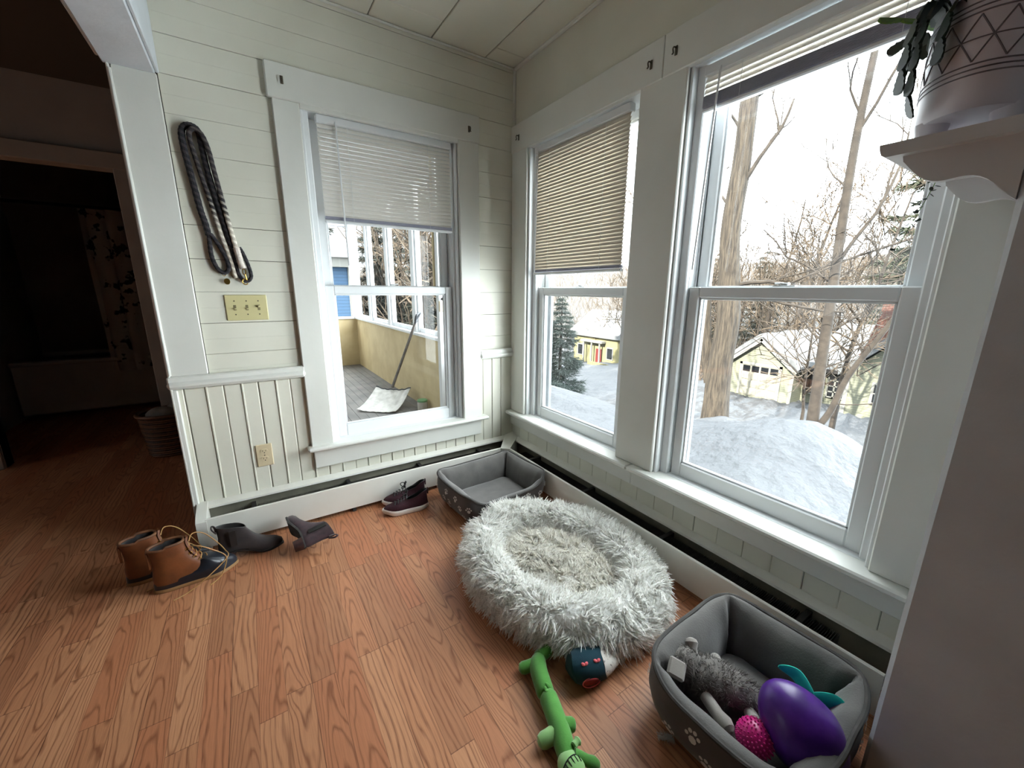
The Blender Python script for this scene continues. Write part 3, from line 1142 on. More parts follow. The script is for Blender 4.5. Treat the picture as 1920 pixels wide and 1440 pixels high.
def duck_boot(loc, rz, label):
    L, W = 0.275, 0.102
    B = thing('duck_boot', label, 'boot', loc, rz, 'pair of tan and black duck boots')
    m = MB()
    m.loft([slice_ring(L, W, z, a, b, w) for z, a, b, w in ((0.0, .006, .268, .98), (.004, -.002, .277, 1.06), (.012, -.002, .278, 1.07), (.016, .0, .276, 1.04))])
    m.build('gum_sole', GUM, B, world=False)
    m = MB()
    m.loft([slice_ring(L, W, z, a, b, w) for z, a, b, w in ((.014, .001, .273, 1.03), (.028, .001, .274, 1.04), (.040, .002, .268, 1.03), (.046, .003, .262, 1.01), (.048, .070, .258, .97), (.056, .112, .246, .93), (.066, .130, .228, .87), (.076, .140, .208, .80), (.086, .146, .190, .72), (.091, .150, .178, .60))])
    # stitched rubber beads across the toe
    for k in range(7):
        m.ell((.218 - .006 * abs(k - 3), -.030 + .010 * k, .068 - .0014 * (k - 3) ** 2), (.005, .0035, .002), 8, 5)
    m.build('rubber_shell', RUBBER, B, world=False)
    m = MB()
    tl = lambda x, z: (0.10 * max(0, z - 0.10)) * (1 if x > 0.05 else 0) + (0.12 * (0.06 - x) if z > 0.12 else 0) * 0.35
    shoe_shell(m, L, W, [(.034, .004, .165, .96), (.050, .003, .166, .96), (.070, .003, .168, .93), (.088, .006, .162, .90), (.106, .008, .146, .90), (.128, .009, .131, .92), (.150, .007, .122, .95), (.172, .003, .117, 1.0), (.184, .002, .116, 1.02)], tilt=tl)
    m.build('leather_upper', [TAN, FLEECE], B, world=False)
    m = MB()
    top = [(x, y, z + tl(x, z) + .002) for x, y, z in slice_ring(L, W, .184, .004, .114, .98)]
    m.tube(top, 0.0055, 8, closed=True)
    m.build('padded_collar', mat('boot_collar', srgb(112, 70, 40), srgb(90, 56, 34), 0.7, 40), B, world=False)
    m = MB()
    m.loft([[(x - .004, -w_, z), (x - .004, w_, z), (x + .003, w_ * .8, z), (x + .003, -w_ * .8, z)] for x, z, w_ in ((.150, .104, .020), (.136, .128, .021), (.126, .152, .020), (.121, .180, .018), (.125, .200, .012))])
    m.build('tongue', TAN, B, world=False)
    m = MB()
    for k, (x, z) in enumerate(((.176, .088), (.160, .102), (.146, .119), (.135, .139), (.127, .160))):
        wv = .024 - .001 * k
        lace_tube(m, [(x - .006, -wv, z - .006), (x, -wv * .4, z + .002), (x - .002, wv * .4, z + .004), (x - .012, wv, z - .001)], .0022)
        for sd in (-1, 1):
            m.tube([(x - .008 + .005 * math.cos(a), sd * (wv + .0035), z - .006 + .005 * math.sin(a)) for a in [2 * PI * q / 10 for q in range(10)]], .0014, 5, mi=1, closed=True)
    lace_tube(m, [(.128, -.024, .162), (.155, -.040, .160), (.195, -.048, .128), (.232, -.052, .085), (.228, -.060, .05), (.205, -.072, .012), (.165, -.094, .003)], .0021)
    lace_tube(m, [(.128, .020, .162), (.145, .040, .182), (.180, .045, .165), (.215, .036, .115), (.238, .004, .078), (.240, -.03, .062), (.17, -.066, .03), (.10, -.082, .003), (.05, -.10, .003)], .0021)
    m.build('laces', [LACE, BRASS], B, world=False)
    m = MB()
    m.box((-.003, -.009, .11), (.005, .009, .180), .003)
    m.build('heel_tab', TAN, B, world=False)
    return B


duck_boot((-1.905, -0.345, 0), math.radians(10), 'tan leather and black rubber duck boot nearest the camera, laces loose on the floor')
duck_boot((-2.005, -0.235, 0), math.radians(14), 'duck boot half hidden behind its mate by the wall end')

SUEDE = mat('dark_brown_suede', srgb(44, 34, 34), srgb(32, 25, 27), 0.85, 40, bump=0.15, bscale=400, bdist=0.001, sheen=0.2)
SUEDE2 = mat('plum_brown_suede', srgb(62, 40, 46), srgb(46, 30, 36), 0.85, 40, bump=0.15, bscale=400, bdist=0.001, sheen=0.2)
HEELM = mat('stacked_heel', srgb(64, 40, 38), srgb(46, 28, 28), 0.5, 60)
SOLEM = mat('dark_sole', srgb(30, 28, 28), None, 0.6)
SOLEG = mat('worn_grey_sole', srgb(66, 64, 62), srgb(48, 46, 46), 0.8, 60)


def ankle_boot(loc, rot, label, mt, sole):
    L, W = 0.245, 0.082
    B = thing('ankle_boot', label, 'boot', loc, rot, 'pair of dark suede ankle boots')

    def lift(x):     # the heel stands on a 45 mm block
        return 0.036 * (1 - sstep(.07, .185, x)) + 0.004
    m = MB()
    tl = lambda x, z: lift(x) + (0.18 * (x - .07) * -1 if z > .09 else 0)
    shoe_shell(m, L, W, [(.004, .004, .238, .90), (.012, .0, .244, 1.0), (.026, .001, .240, .98), (.038, .002, .222, .90), (.048, .003, .192, .82), (.058, .004, .160, .78), (.072, .006, .136, .76), (.088, .005, .120, .80), (.104, .003, .112, .86), (.112, .002, .110, .88)], wall=.004, tilt=tl)
    m.build('suede_upper', [mt, SOLEM], B, world=False)
    m = MB()
    lo = [(x, y, lift(x) - .004 + 0.0) for x, y, z in slice_ring(L, W, 0, .0, .246, 1.03)]
    hi = [(x, y, z + .008) for x, y, z in lo]
    m.loft([lo, hi])
    m.build('sole', sole, B, world=False)
    m = MB()
    m.loft([slice_ring(.245, W, z, a, b, w) for z, a, b, w in ((0, .010, .056, .86), (.016, .007, .058, .9), (.039, .002, .066, .98))])
    m.build('heel', HEELM, B, world=False)
    m = MB()
    m.tube(spline([(.002, -.003, .138), (-.010, -.003, .160), (-.008, .0, .175), (.0, .003, .166), (.004, .003, .142)], 6), .0028, 6, squash=2.0)
    m.build('pull_loop', mt, B, world=False)
    for sd in (-1, 1):
        m = MB()
        m.loft([[(.060 + dx, sd * (.0285 + .0045 * t + .0012), .070 + .075 * t) for dx in (-.012, .012)] + [(.060 + dx, sd * (.0265 + .0045 * t), .070 + .075 * t) for dx in (.012, -.012)] for t in (0, .33, .66, 1)])
        m.build('elastic_gusset', SOLEM, B, world=False)
    return B


ankle_boot((-1.700, -0.250, 0), math.radians(2), 'dark suede ankle boot standing upright against the heater', SUEDE, SOLEM)
# the other boot lies on its side, toe leaning up on the heater
ex_ = Vector((-0.06, 0.90, 0.17)).normalized()
ez_ = Vector((0.97, -0.02, 0.12))
ez_ = (ez_ - ex_ * ez_.dot(ex_)).normalized()
ey_ = ez_.cross(ex_)
RB = Matrix((ex_, ey_, ez_)).transposed()
ankle_boot((-1.418, -0.425, 0.043), RB, 'plum dark ankle boot lying on its side, opening towards the pet beds', SUEDE2, SOLEG)

MAROON = mat('maroon_knit', srgb(64, 24, 36), srgb(44, 18, 28), 0.85, 200, bump=0.2, bscale=700, bdist=0.001)
SOLEW = mat('off_white_foam_sole', srgb(240, 238, 234), srgb(228, 226, 222), 0.6, 20)


def sneaker(loc, rz, label):
    L, W = 0.242, 0.088
    B = thing('sneaker', label, 'shoe', loc, rz, 'pair of maroon running shoes')
    m = MB()
    up = lambda x: .010 * sstep(.17, .242, x) + .008 * (1 - sstep(0, .05, x))
    m.loft([[(x, y, z + up(x) * k) for x, y, _ in slice_ring(L, W, 0, a, b, w)] for z, a, b, w, k in ((0, .008, .230, .9, 1), (.005, .0, .240, 1.02, 1), (.018, -.003, .244, 1.06, .9), (.027, .0, .241, 1.03, .7), (.030, .004, .236, .98, .7))])
    m.build('foam_sole', SOLEW, B, world=False)
    tl = lambda x, z: (.03 * math.cos(min(1, max(0, x / .13)) * PI * 1.0) * sstep(.05, .09, z) * (.5 if x > .06 else 1.0))
    m = MB()
    shoe_shell(m, L, W, [(.022, .004, .236, .96), (.034, .002, .237, .98), (.044, .003, .225, .93), (.052, .004, .200, .86), (.060, .005, .172, .78), (.068, .006, .146, .72), (.078, .005, .126, .68), (.086, .002, .118, .70)], wall=.006, tilt=tl)
    m.build('knit_upper', [MAROON, BLACK], B, world=False)
    m = MB()
    for k in range(5):
        x, z = .176 - .015 * k, .062 + .007 * k
        lace_tube(m, [(x, -.020, z - .005), (x - .004, 0, z + .004), (x, .020, z - .005)], .0028)
    for sd in (-1, 1):
        lace_tube(m, [(.112, 0, .094), (.118, sd * .016, .112), (.135, sd * .026, .104), (.128, sd * .014, .092), (.112, 0, .094)], .0022)
    lace_tube(m, [(.118, .0, .09), (.112, .004, .118), (.106, .002, .124)], .006)
    m.build('laces', BLACK, B, world=False)
    m = MB()
    m.box((-.002, -.007, .085), (.004, .007, .122), .003)
    m.build('heel_tab', MAROON, B, world=False)
    return B


sneaker((-0.762, -0.318, 0), math.radians(180 - 14), 'maroon running shoe with white sole, the one in front')
sneaker((-0.735, -0.212, 0), math.radians(180 - 10), 'maroon running shoe squeezed between the heater and its mate')


# ------------------------------------------------------------------ grey paw print pet beds
PLUSH = mat('grey_plush', srgb(98, 95, 92), srgb(78, 76, 74), 0.95, 9, bump=0.35, bscale=220, bdist=0.002, sheen=0.4)
PLUSHD = mat('charcoal_bed_cover', srgb(78, 73, 71), srgb(66, 62, 60), 0.9, 14, bump=0.2, bscale=300, bdist=0.001, sheen=0.2)
PRINTM = mat('pale_grey_print', srgb(196, 192, 188), None, 0.9)
PIPE = mat('dark_grey_piping', srgb(72, 69, 67), srgb(62, 60, 58), 0.9, 40)


def pet_bed(loc, rz, A, Bh, rnd_p, hfun, thick, label, seed, corner_fold=True, paw=0.030, lean=0.03, npaw=26):
    """A,Bh half sizes; walls follow a super-ellipse; hfun(angle) is the rim height"""
    D = thing('pet_bed', label, 'pet bed', loc, rz, 'grey paw print pet beds')
    g = random.Random(seed)

    def path(a, inset=0.0):
        c, s_ = math.cos(a), math.sin(a)
        return ((A - inset) * abs(c) ** rnd_p * (1 if c >= 0 else -1), (Bh - inset) * abs(s_) ** rnd_p * (1 if s_ >= 0 else -1))

    def nrm(a):
        p0, p1 = path(a - .01), path(a + .01)
        v = Vector((p1[1] - p0[1], p0[0] - p1[0], 0))
        return v.normalized() if v.length > 1e-9 else Vector((1, 0, 0))
    n = 120
    # even spacing along the outline
    fine = [2 * PI * k / 2000 for k in range(2000)]
    P = [Vector(path(a) + (0,)) for a in fine]
    cum = [0.0]
    for p, q in zip(P, P[1:] + P[:1]):
        cum.append(cum[-1] + (q - p).length)
    ang, k = [], 0
    for i in range(n):
        d = cum[-1] * i / n
        while cum[k + 1] < d:
            k += 1
        ang.append(fine[k])

    def outer(a, t):      # t 0..1 from floor to rim
        h = hfun(a)
        off = lean * t + 0.020 * math.sin(PI * min(1, t * 1.05)) - 0.012 * (1 - t) ** 3
        w = nrm(a)
        x, y = path(a)
        wr = 0.003 * noise.noise(Vector((x * 9, y * 9, t * 3 + seed)))
        return Vector((x, y, 0)) + w * (off - lean + wr) + Vector((0, 0, h * t))
    m = MB()
    rings = []
    for a in ang:
        w = nrm(a)
        rim = outer(a, 1.0)
        ring = [outer(a, t) for t in (0.0, .06, .2, .4, .6, .8, .93)]
        ring.append(rim + Vector((0, 0, .002)))
        rings.append(ring)
    V = [p for r in rings for p in r]
    kk = len(rings[0])
    F = []
    for i in range(n):
        j = (i + 1) % n
        for q in range(kk - 1):
            F.append((i * kk + q, j * kk + q, j * kk + q + 1, i * kk + q + 1))
    m.add(V, F)
    # paw prints sit on the outer face
    placed = []
    tries = 0
    while len(placed) < npaw and tries < 4000:
        tries += 1
        i = g.randrange(n)
        t = g.uniform(.18, .80)
        p = outer(ang[i], t)
        if all((p - q).length > paw * 1.75 for q in placed):
            placed.append(p)
            w = nrm(ang[i])
            tang = Vector((-w.y, w.x, 0))
            ro = g.uniform(-.7, .7)
            h = hfun(ang[i])
            for dx, dz, r in ((0, -.22, .34), (-.50, .12, .17), (-.20, .44, .18), (.20, .44, .18), (.50, .12, .17)):
                cx, cz = dx * math.cos(ro) - dz * math.sin(ro), dx * math.sin(ro) + dz * math.cos(ro)
                # walk along the surface
                da = cx * paw / max(.05, (A + Bh) / 2)
                vs = []
                for q in range(8):
                    an = 2 * PI * q / 8
                    ox = (cx + r * math.cos(an)) * paw
                    oz = (cz + r * math.sin(an)) * paw
                    base = outer(ang[i], min(1, max(0, t + oz / h)))
                    bend_ = 0.0
                    P1 = base + tang * ox
                    vs.append(P1 + w * 0.0035)
                m.add(vs, [tuple(range(8))], 1)
    m.build('outer_wall', [PLUSHD, PRINTM], D, world=False, smooth=60)
    # plush lining: fat padded wall running round the inside
    m = MB()
    rings = []
    for i, a in enumerate(ang):
        w = nrm(a)
        rim = outer(a, 1.0)
        h = hfun(a)
        x, y = path(a)
        th = math.atan2(y / Bh, x / A) % (PI / 2)
        fat = thick * (1 - 0.62 * math.exp(-((th - PI / 4) / .075) ** 2)) * (1 + .12 * math.cos(4 * th))
        pts = []
        for t, o in ((1.0, 0.0), (1.04, .18), (1.03, .45), (.95, .75), (.78, .98), (.55, 1.1), (.32, 1.08), (.12, .98)):
            wob = 0.004 * noise.noise(Vector((x * 11, y * 11, t * 4 + seed * 3)))
            pts.append(Vector((rim.x, rim.y, 0)) - w * (fat * o + wob + lean * (1 - t) * .6) + Vector((0, 0, h * t)))
        rings.append(pts)
    V = [p for r in rings for p in r]
    kk = len(rings[0])
    F = []
    for i in range(n):
        j = (i + 1) % n
        for q in range(kk - 1):
            F.append((i * kk + q, i * kk + q + 1, j * kk + q + 1, j * kk + q))
    m.add(V, F)
    m.build('padded_lining', PLUSH, D, world=False, smooth=60)
    m = MB()
    m.tube([outer(a, 1.0) + Vector((0, 0, .003)) for a in ang], .0065, 8, closed=True)
    m.build('rim_piping', PIPE, D, world=False)
    # cushion on the bottom
    m = MB()
    nr, na = 12, 60
    V, F = [Vector((0, 0, .055))], []
    for r in range(1, nr + 1):
        t = r / nr
        for q in range(na):
            a = 2 * PI * q / na
            x, y = path(a, thick * 0.9)
            z = .058 + .012 * noise.noise(Vector((x * t * 7 + seed, y * t * 7, 1))) - .030 * t ** 6
            V.append(Vector((x * t, y * t, z)))
    for q in range(na):
        F.append((0, 1 + q, 1 + (q + 1) % na))
        for r in range(nr - 1):
            b = 1 + r * na
            F.append((b + q, b + na + q, b + na + (q + 1) % na, b + (q + 1) % na))
    m.add(V, F)
    m.build('cushion', PLUSH, D, world=False, smooth=60)
    return D


def corner_rim(a):
    # dips in the middle of the front (-y) side, lifts at the corners
    d = math.cos(a + PI / 2)
    return 0.172 - 0.055 * max(0, d) ** 3 + 0.006 * math.cos(4 * a + PI)


pet_bed((-0.432, -0.440, 0.0), math.radians(4), 0.262, 0.202, 0.34, corner_rim, 0.052, 'small grey paw print pet bed, empty, pushed into the room corner', 2, npaw=46, paw=.027)


def toy_rim(a):
    return 0.190 - 0.028 * max(0, math.cos(a - PI)) ** 2 + 0.006 * math.cos(4 * a + PI)


pet_bed((-0.447, -1.862, 0.0), math.radians(2), 0.232, 0.206, 0.50, toy_rim, 0.058, 'grey paw print pet bed filled with toys beside the camera', 5, npaw=40, paw=.030)


# ------------------------------------------------------------------ the big fluffy bed
def fur_mat(name, a, b, tip):
    t = NT(name)
    n1 = t.noise(scale=22, detail=3)
    n2 = t.noise(scale=140, detail=1)
    c = t.mix(n1.rng(.35, .65), a, b)
    c = t.mix(n2.rng(.45, .62), c, tip)
    t.color(c)
    t.b.inputs['Roughness'].default_value = 0.8
    tl = t.nt.nodes.new('ShaderNodeBsdfTranslucent')
    t.nt.links.new(c, tl.inputs[0])
    mx = t.nt.nodes.new('ShaderNodeMixShader')
    mx.inputs[0].default_value = 0.50
    t.nt.links.new(t.b.outputs[0], mx.inputs[1])
    t.nt.links.new(tl.outputs[0], mx.inputs[2])
    t.nt.links.new(mx.outputs[0], t.out.inputs[0])
    return t.m


FURW = fur_mat('frosted_grey_shag', srgb(252, 252, 250), srgb(246, 246, 243), srgb(216, 214, 208))
FURC = fur_mat('frosted_beige_shag', srgb(248, 247, 242), srgb(238, 235, 227), srgb(200, 195, 185))

BX, BY, BA, BB, BROT = -0.512, -1.128, 0.272, 0.360, math.radians(10)
BR = 0.080
bed = thing('pet_bed', 'large oval fluffy white and grey shag pet bed on the floor', 'pet bed', (BX, BY, 0), BROT)


def bol(a, b):
    """bolster surface: a round the oval, b round the roll"""
    c, s_ = math.cos(a), math.sin(a)
    w = Vector((c / BA, s_ / BB, 0)).normalized()
    ctr = Vector((BA * c, BB * s_, 0))
    sag = 1.0 + 0.10 * noise.noise(Vector((c * 1.7, s_ * 1.7, 3.0))) + .05 * noise.noise(Vector((c * 5, s_ * 5, 9.0)))
    rz = 0.074 * sag
    ctr.z = rz * 0.98
    d = w * math.cos(b) + Vector((0, 0, 1)) * math.sin(b)
    # seam pinch
    pin = 1 - 0.10 * math.exp(-((a - 5.5) / .10) ** 2) - .08 * math.exp(-((a - 2.2) / .12) ** 2)
    p = ctr + w * (BR * pin * math.cos(b)) + Vector((0, 0, rz * math.sin(b) * pin))
    if p.z < 0.004:
        p.z = 0.004
    return p, d


m = MB()
NA, NB = 96, 24
m.loft([[bol(2 * PI * i / NA, 2 * PI * j / NB)[0] for j in range(NB)] for i in range(NA)], closed=True)
gf = random.Random(21)
pts, nr = [], []
while len(pts) < 19000:
    a = gf.uniform(0, 2 * PI)
    b = gf.uniform(-0.75, PI + .35)
    # inner-side points are rarer because the roll is tighter there
    if gf.random() > (1.0 + .35 * math.cos(b)) / 1.35:
        continue
    p, d = bol(a, b)
    pts.append(p - d * 0.003)
    nr.append(d)
m.fur(pts, nr, 0.036, 0.0080, lay=0.80, curl=0.6, seed=4, seg=3, rnd_=0.13, cs=38.0)
m.build('bolster', FURW, bed, world=False, smooth=180)


def cush(u, v):
    x, y = BA * 0.84 * u, BB * 0.86 * v
    r2 = min(1.0, u * u + v * v)
    z = 0.060 + 0.050 * (1 - r2) + 0.010 * noise.noise(Vector((x * 9, y * 9, 4)))
    return Vector((x, y, z))


m = MB()
rings = [[cush(t * math.cos(2 * PI * q / 48), t * math.sin(2 * PI * q / 48)) for q in range(48)] for t in (1.0, .9, .75, .6, .45, .3, .15, .03)]
m.loft(rings, cap0=False)
pts, nr = [], []
while len(pts) < 9500:
    t, a = math.sqrt(gf.random()) * .98, gf.uniform(0, 2 * PI)
    u, v = t * math.cos(a), t * math.sin(a)
    pts.append(cush(u, v) - Vector((0, 0, .004)))
    nr.append(Vector((u * .6, v * .6, 1)).normalized())
m.fur(pts, nr, 0.034, 0.0076, lay=0.85, curl=0.6, seed=9, seg=3, rnd_=0.13, cs=38.0)
m.build('cushion', FURC, bed, world=False, smooth=180)


# ------------------------------------------------------------------ toys on the floor
GREEN = mat('bright_green_plush', srgb(82, 150, 60), srgb(68, 132, 48), 0.95, 18, bump=0.25, bscale=260, bdist=0.002, sheen=0.4)
GREENP = mat('pale_green_plush', srgb(150, 196, 128), srgb(136, 184, 112), 0.95, 18, sheen=0.3)
DK = mat('black_thread', srgb(22, 22, 22), None, 0.7)
dog = thing('plush_dog_toy', 'long thin green plush dog toy stretched across the wooden floor', 'dog toy', (-0.88, -1.53, 0.0))
body = spline([(-0.815, -1.405, .026), (-0.838, -1.425, .030), (-0.852, -1.450, .031), (-0.866, -1.488, .030), (-0.874, -1.514, .026), (-0.877, -1.530, .029), (-0.890, -1.570, .031), (-0.905, -1.615, .031), (-0.920, -1.650, .029), (-0.928, -1.668, .028)], 6)
m = MB()
nb = len(body)
rad = []
for i in range(nb):
    t = i / (nb - 1)
    r = .0265 * (1 - 0.32 * math.exp(-((t - .47) / .035) ** 2)) * (0.72 + 0.28 * sstep(0, .12, t)) * (1 - .12 * sstep(.85, 1, t))
    rad.append(r)
m.tube(body, rad, 18)
m.ell(body[0], (.021, .021, .022))
# torn flap in the middle
for dx, dy, rz_ in ((.010, .004, .4), (-.006, -.004, -.3), (.002, -.008, 1.2)):
    p = body[int(nb * .47)]
    m.ell((p.x + dx, p.y + dy, .050), (.006, .014, .003), 10, 6, T=Matrix.Rotation(rz_, 3, 'Z') @ Matrix.Rotation(.5, 3, 'X'))
m.build('body', GREEN, dog)


def limb(a, b, r0, r1, name, par, mt):
    q = MB()
    a, b = Vector(a), Vector(b)
    ps = [a.lerp(b, t) for t in (0, .25, .5, .75, .92, 1.0)]
    q.tube(ps, [r0, r0 * 1.05, r0, r1 * 1.1, r1 * .85, r1 * .3], 12)
    return q.build(name, mt, par)


limb((-0.838, -1.420, .028), (-0.893, -1.400, .020), .018, .017, 'leg', dog, GREEN)
limb((-0.815, -1.405, .030), (-0.772, -1.405, .036), .019, .018, 'leg', dog, GREEN)
limb((-0.908, -1.612, .030), (-0.968, -1.600, .020), .020, .018, 'leg', dog, GREENP)
limb((-0.895, -1.600, .032), (-0.858, -1.622, .026), .018, .017, 'leg', dog, GREEN)
m = MB()
m.ell((-0.934, -1.690, .030), (.033, .036, .027), 20, 12)
m.ell((-0.938, -1.716, .026), (.026, .030, .021), 18, 10)
m.build('head', GREENP, dog)
m = MB()
m.ell((-0.941, -1.742, .033), (.016, .012, .011), 14, 8)
m.build('nose', DK, dog)
limb((-0.918, -1.680, .046), (-0.868, -1.722, .014), .013, .015, 'ear', dog, GREEN)
limb((-0.908, -1.668, .050), (-0.886, -1.664, .048), .008, .010, 'ear', dog, GREENP)
m = MB()
arc = []
for k in range(13):
    a = -0.9 + 1.8 * k / 12
    arc.append((-0.934 + .0335 * math.sin(a), -1.690 + .004 * math.cos(a * 2), .030 + .0275 * math.cos(a)))
m.tube(arc, .0013, 5)
for k in (2, 4, 6, 8, 10):
    p = Vector(arc[k])
    m.tube([p, p + Vector((0, -.010, -.0005)), p + Vector((0.0005, -.016, -.003))], .0012, 5)
m.build('stitched_teeth', DK, dog)

TEAL = mat('dark_teal_plush', srgb(6, 56, 68), srgb(4, 46, 60), 0.95, 20, bump=0.2, bscale=260, bdist=0.002, sheen=0.05)
SPECK = NT('white_speckled_plush')
_n = SPECK.noise(scale=120, detail=1)
SPECK.color(SPECK.mix(_n.rng(.62, .68), srgb(206, 200, 192), srgb(110, 100, 98)))
SPECK.b.inputs['Roughness'].default_value = .95
SPECK = SPECK.m
PINKM = mat('pink_felt', srgb(226, 118, 122), srgb(214, 90, 100), 0.9, 60)
REDM = mat('red_felt', srgb(150, 44, 44), srgb(124, 34, 38), 0.9, 60)
tt = thing('plush_toy', 'dark teal plush toy with a white speckled point, leaning on the fluffy bed', 'dog toy', (-0.715, -1.522, 0.0), math.radians(-20))
m = MB()
rings = []
for x, ry, rz in ((-.062, .030, .030), (-.058, .040, .040), (-.045, .047, .046), (-.015, .050, .048), (.015, .050, .047), (.036, .047, .043)):
    rings.append([(x + .006 * math.sin(2 * a), ry * math.cos(a), .047 + rz * math.sin(a) * (1 if math.sin(a) > -.8 else .9)) for a in [2 * PI * k / 28 for k in range(28)]])
m.loft(rings)
m.build('body', TEAL, tt, world=False)
m = MB()
rings = []
for x, r in ((.034, .045), (.045, .042), (.062, .034), (.080, .023), (.094, .014), (.101, .006)):
    rings.append([(x, r * math.cos(a), .046 - .10 * (x - .034) + r * .93 * math.sin(a)) for a in [2 * PI * k / 24 for k in range(24)]])
m.loft(rings)
m.build('speckled_point', SPECK, tt, world=False)
for x, a in ((-.028, .62), (.012, .58)):
    m = MB()
    c = Vector((x, -.0495 * math.sin(a), .047 + .0475 * math.cos(a)))
    tilt_ = Matrix.Rotation(a, 3, 'X')
    for sd in (-1, 1):
        m.ell(c + Vector((sd * .005, 0, 0)), (.0066, .0048, .0030), 10, 6, T=tilt_ @ Matrix.Rotation(sd * .5, 3, 'Z'))
    m.build('pink_spot', PINKM, tt, world=False)
m = MB()
m.ell((-.012, -.046, .036), (.026, .006, .018), 20, 10, T=Matrix.Rotation(.35, 3, 'X'))
m.build('red_mouth', REDM, tt, world=False)
m = MB()
m.tube([(-.012 + .027 * math.cos(a), -.0485 + .001, .036 + .0185 * math.sin(a)) for a in [2 * PI * k / 28 for k in range(28)]], .0017, 6, closed=True)
m.build('mouth_edge', PINKM, tt, world=False)

sc = thing('stuffing_scrap', 'small white tuft of stuffing on the floor beside the toy bed', 'scrap', (-0.665, -1.765, 0.0), math.radians(-42))
m = MB()
m.ell((0, 0, .005), (.022, .006, .005), 12, 8, fn=lambda q: q + Vector((0, .004 * math.sin(q.x * 180), 0)))
pp, nn = [], []
for k in range(260):
    x = gf.uniform(-.021, .021)
    a = gf.uniform(0, PI)
    pp.append((x, .005 * math.cos(a), .005 + .004 * math.sin(a)))
    nn.append((x * 20, math.cos(a), math.sin(a) * .6))
m.fur(pp, np.array(nn) / np.linalg.norm(nn, axis=1)[:, None], .010, .0010, seed=3)
m.build('tuft', mat('white_stuffing', srgb(196, 190, 188)), sc, world=False, smooth=180)


# ------------------------------------------------------------------ toys in the near bed
GREYF = mat('dark_grey_plush_fur', srgb(116, 111, 106), srgb(96, 92, 88), 0.95, 30, sheen=0.2)
GREYL = mat('light_grey_plush', srgb(148, 142, 136), srgb(132, 127, 121), 0.95, 14, bump=0.2, bscale=240, bdist=0.002, sheen=0.3)
pl = thing('plush_animal', 'shaggy dark grey plush animal with pale ears and paws in the toy bed', 'dog toy', (-0.50, -1.78, 0.06))


def blobs(parts, name, mt, par, fur=0, seed=1, vox=0.006, length=.012):
    q = MB()
    for c, r, e in parts:
        q.ell(c, r, 20, 12, T=e.to_matrix() if e is not None else None)
    if fur:
        g_ = random.Random(seed)
        P_, N_ = [], []
        wts = [max(r) * sorted(r)[1] for c, r, e in parts]
        while len(P_) < fur:
            c, r, e = g_.choices(parts, wts)[0]
            v = Vector((g_.gauss(0, 1), g_.gauss(0, 1), g_.gauss(0, 1))).normalized()
            p = Vector((v.x * r[0], v.y * r[1], v.z * r[2]))
            nn_ = Vector((v.x / r[0], v.y / r[1], v.z / r[2])).normalized()
            if e is not None:
                p = e.to_matrix() @ p
                nn_ = e.to_matrix() @ nn_
            P_.append(Vector(c) + p)
            N_.append(nn_)
        q.fur(P_, N_, length, .0022, lay=.9, curl=.8, seed=seed, seg=2)
    o = q.build(name, mt, par, smooth=180)
    return o


from mathutils import Euler
blobs([((-0.505, -1.778, .118), (.074, .054, .042), Euler((0, 0, -.70))), ((-0.478, -1.826, .112), (.060, .050, .038), Euler((0, .1, -.7))),
       ((-0.545, -1.722, .138), (.052, .046, .042), Euler((0, 0, -.5))), ((-0.462, -1.862, .106), (.040, .038, .032), None)], 'body', GREYF, pl, fur=5200, seed=3)
limb((-0.522, -1.735, .152), (-0.494, -1.706, .182), .014, .017, 'ear', pl, GREYL)
m = MB()
m.box((-.026, -.023, -.006), (.026, .023, .006), .011, T=Matrix.Translation((-0.602, -1.736, .165)) @ Euler((.25, -.35, .45)).to_matrix().to_4x4())
m.build('ear', GREYL, pl)
limb((-0.560, -1.800, .110), (-0.598, -1.890, .115), .015, .019, 'leg', pl, GREYL)
limb((-0.495, -1.885, .100), (-0.520, -1.912, .110), .015, .015, 'leg', pl, GREYL)
limb((-0.450, -1.770, .120), (-0.425, -1.745, .110), .015, .014, 'leg', pl, GREYL)

EGGM = NT('glossy_purple_plastic')
_n = EGGM.noise(scale=26, detail=3)
EGGM.color(EGGM.mix(_n.rng(.4, .62), srgb(70, 28, 122), srgb(86, 40, 140)))
EGGM.b.inputs['Roughness'].default_value = .32
EGGM.bump(EGGM.noise(scale=170, detail=2), .15, .001)
EGGM = EGGM.m
eg = MB()
dirv = Vector((-.10, .55, .55)).normalized()
qe = Vector((0, 0, 1)).rotation_difference(dirv).to_matrix()
eg.ell((-0.486, -1.988, .160), (.083, .083, .104), 40, 24, T=qe, fn=lambda q: Vector((q.x * (1 - .9 * max(0, q.z) * 1.6), q.y * (1 - .9 * max(0, q.z) * 1.6), q.z)))
o = eg.build('toy_egg', EGGM)
tag(o, 'big glossy purple egg shaped toy in the grey toy bed', 'dog toy')

PINKB = mat('translucent_pink_rubber', srgb(214, 48, 140), srgb(196, 36, 124), 0.3, 20)
m = MB()
BC = Vector((-0.568, -1.930, .125))
m.ell(BC, .039, 30, 18)
for k in range(240):
    z = 1 - 2 * (k + .5) / 240
    a = k * 2.39996
    r = math.sqrt(1 - z * z)
    d = Vector((r * math.cos(a), r * math.sin(a), z))
    m.tube([BC + d * .0375, BC + d * .0415, BC + d * .0428], [.0027, .0020, .0009], 6)
o = m.build('spiky_ball', PINKB)
tag(o, 'pink spiky rubber ball beside the purple egg', 'dog toy')

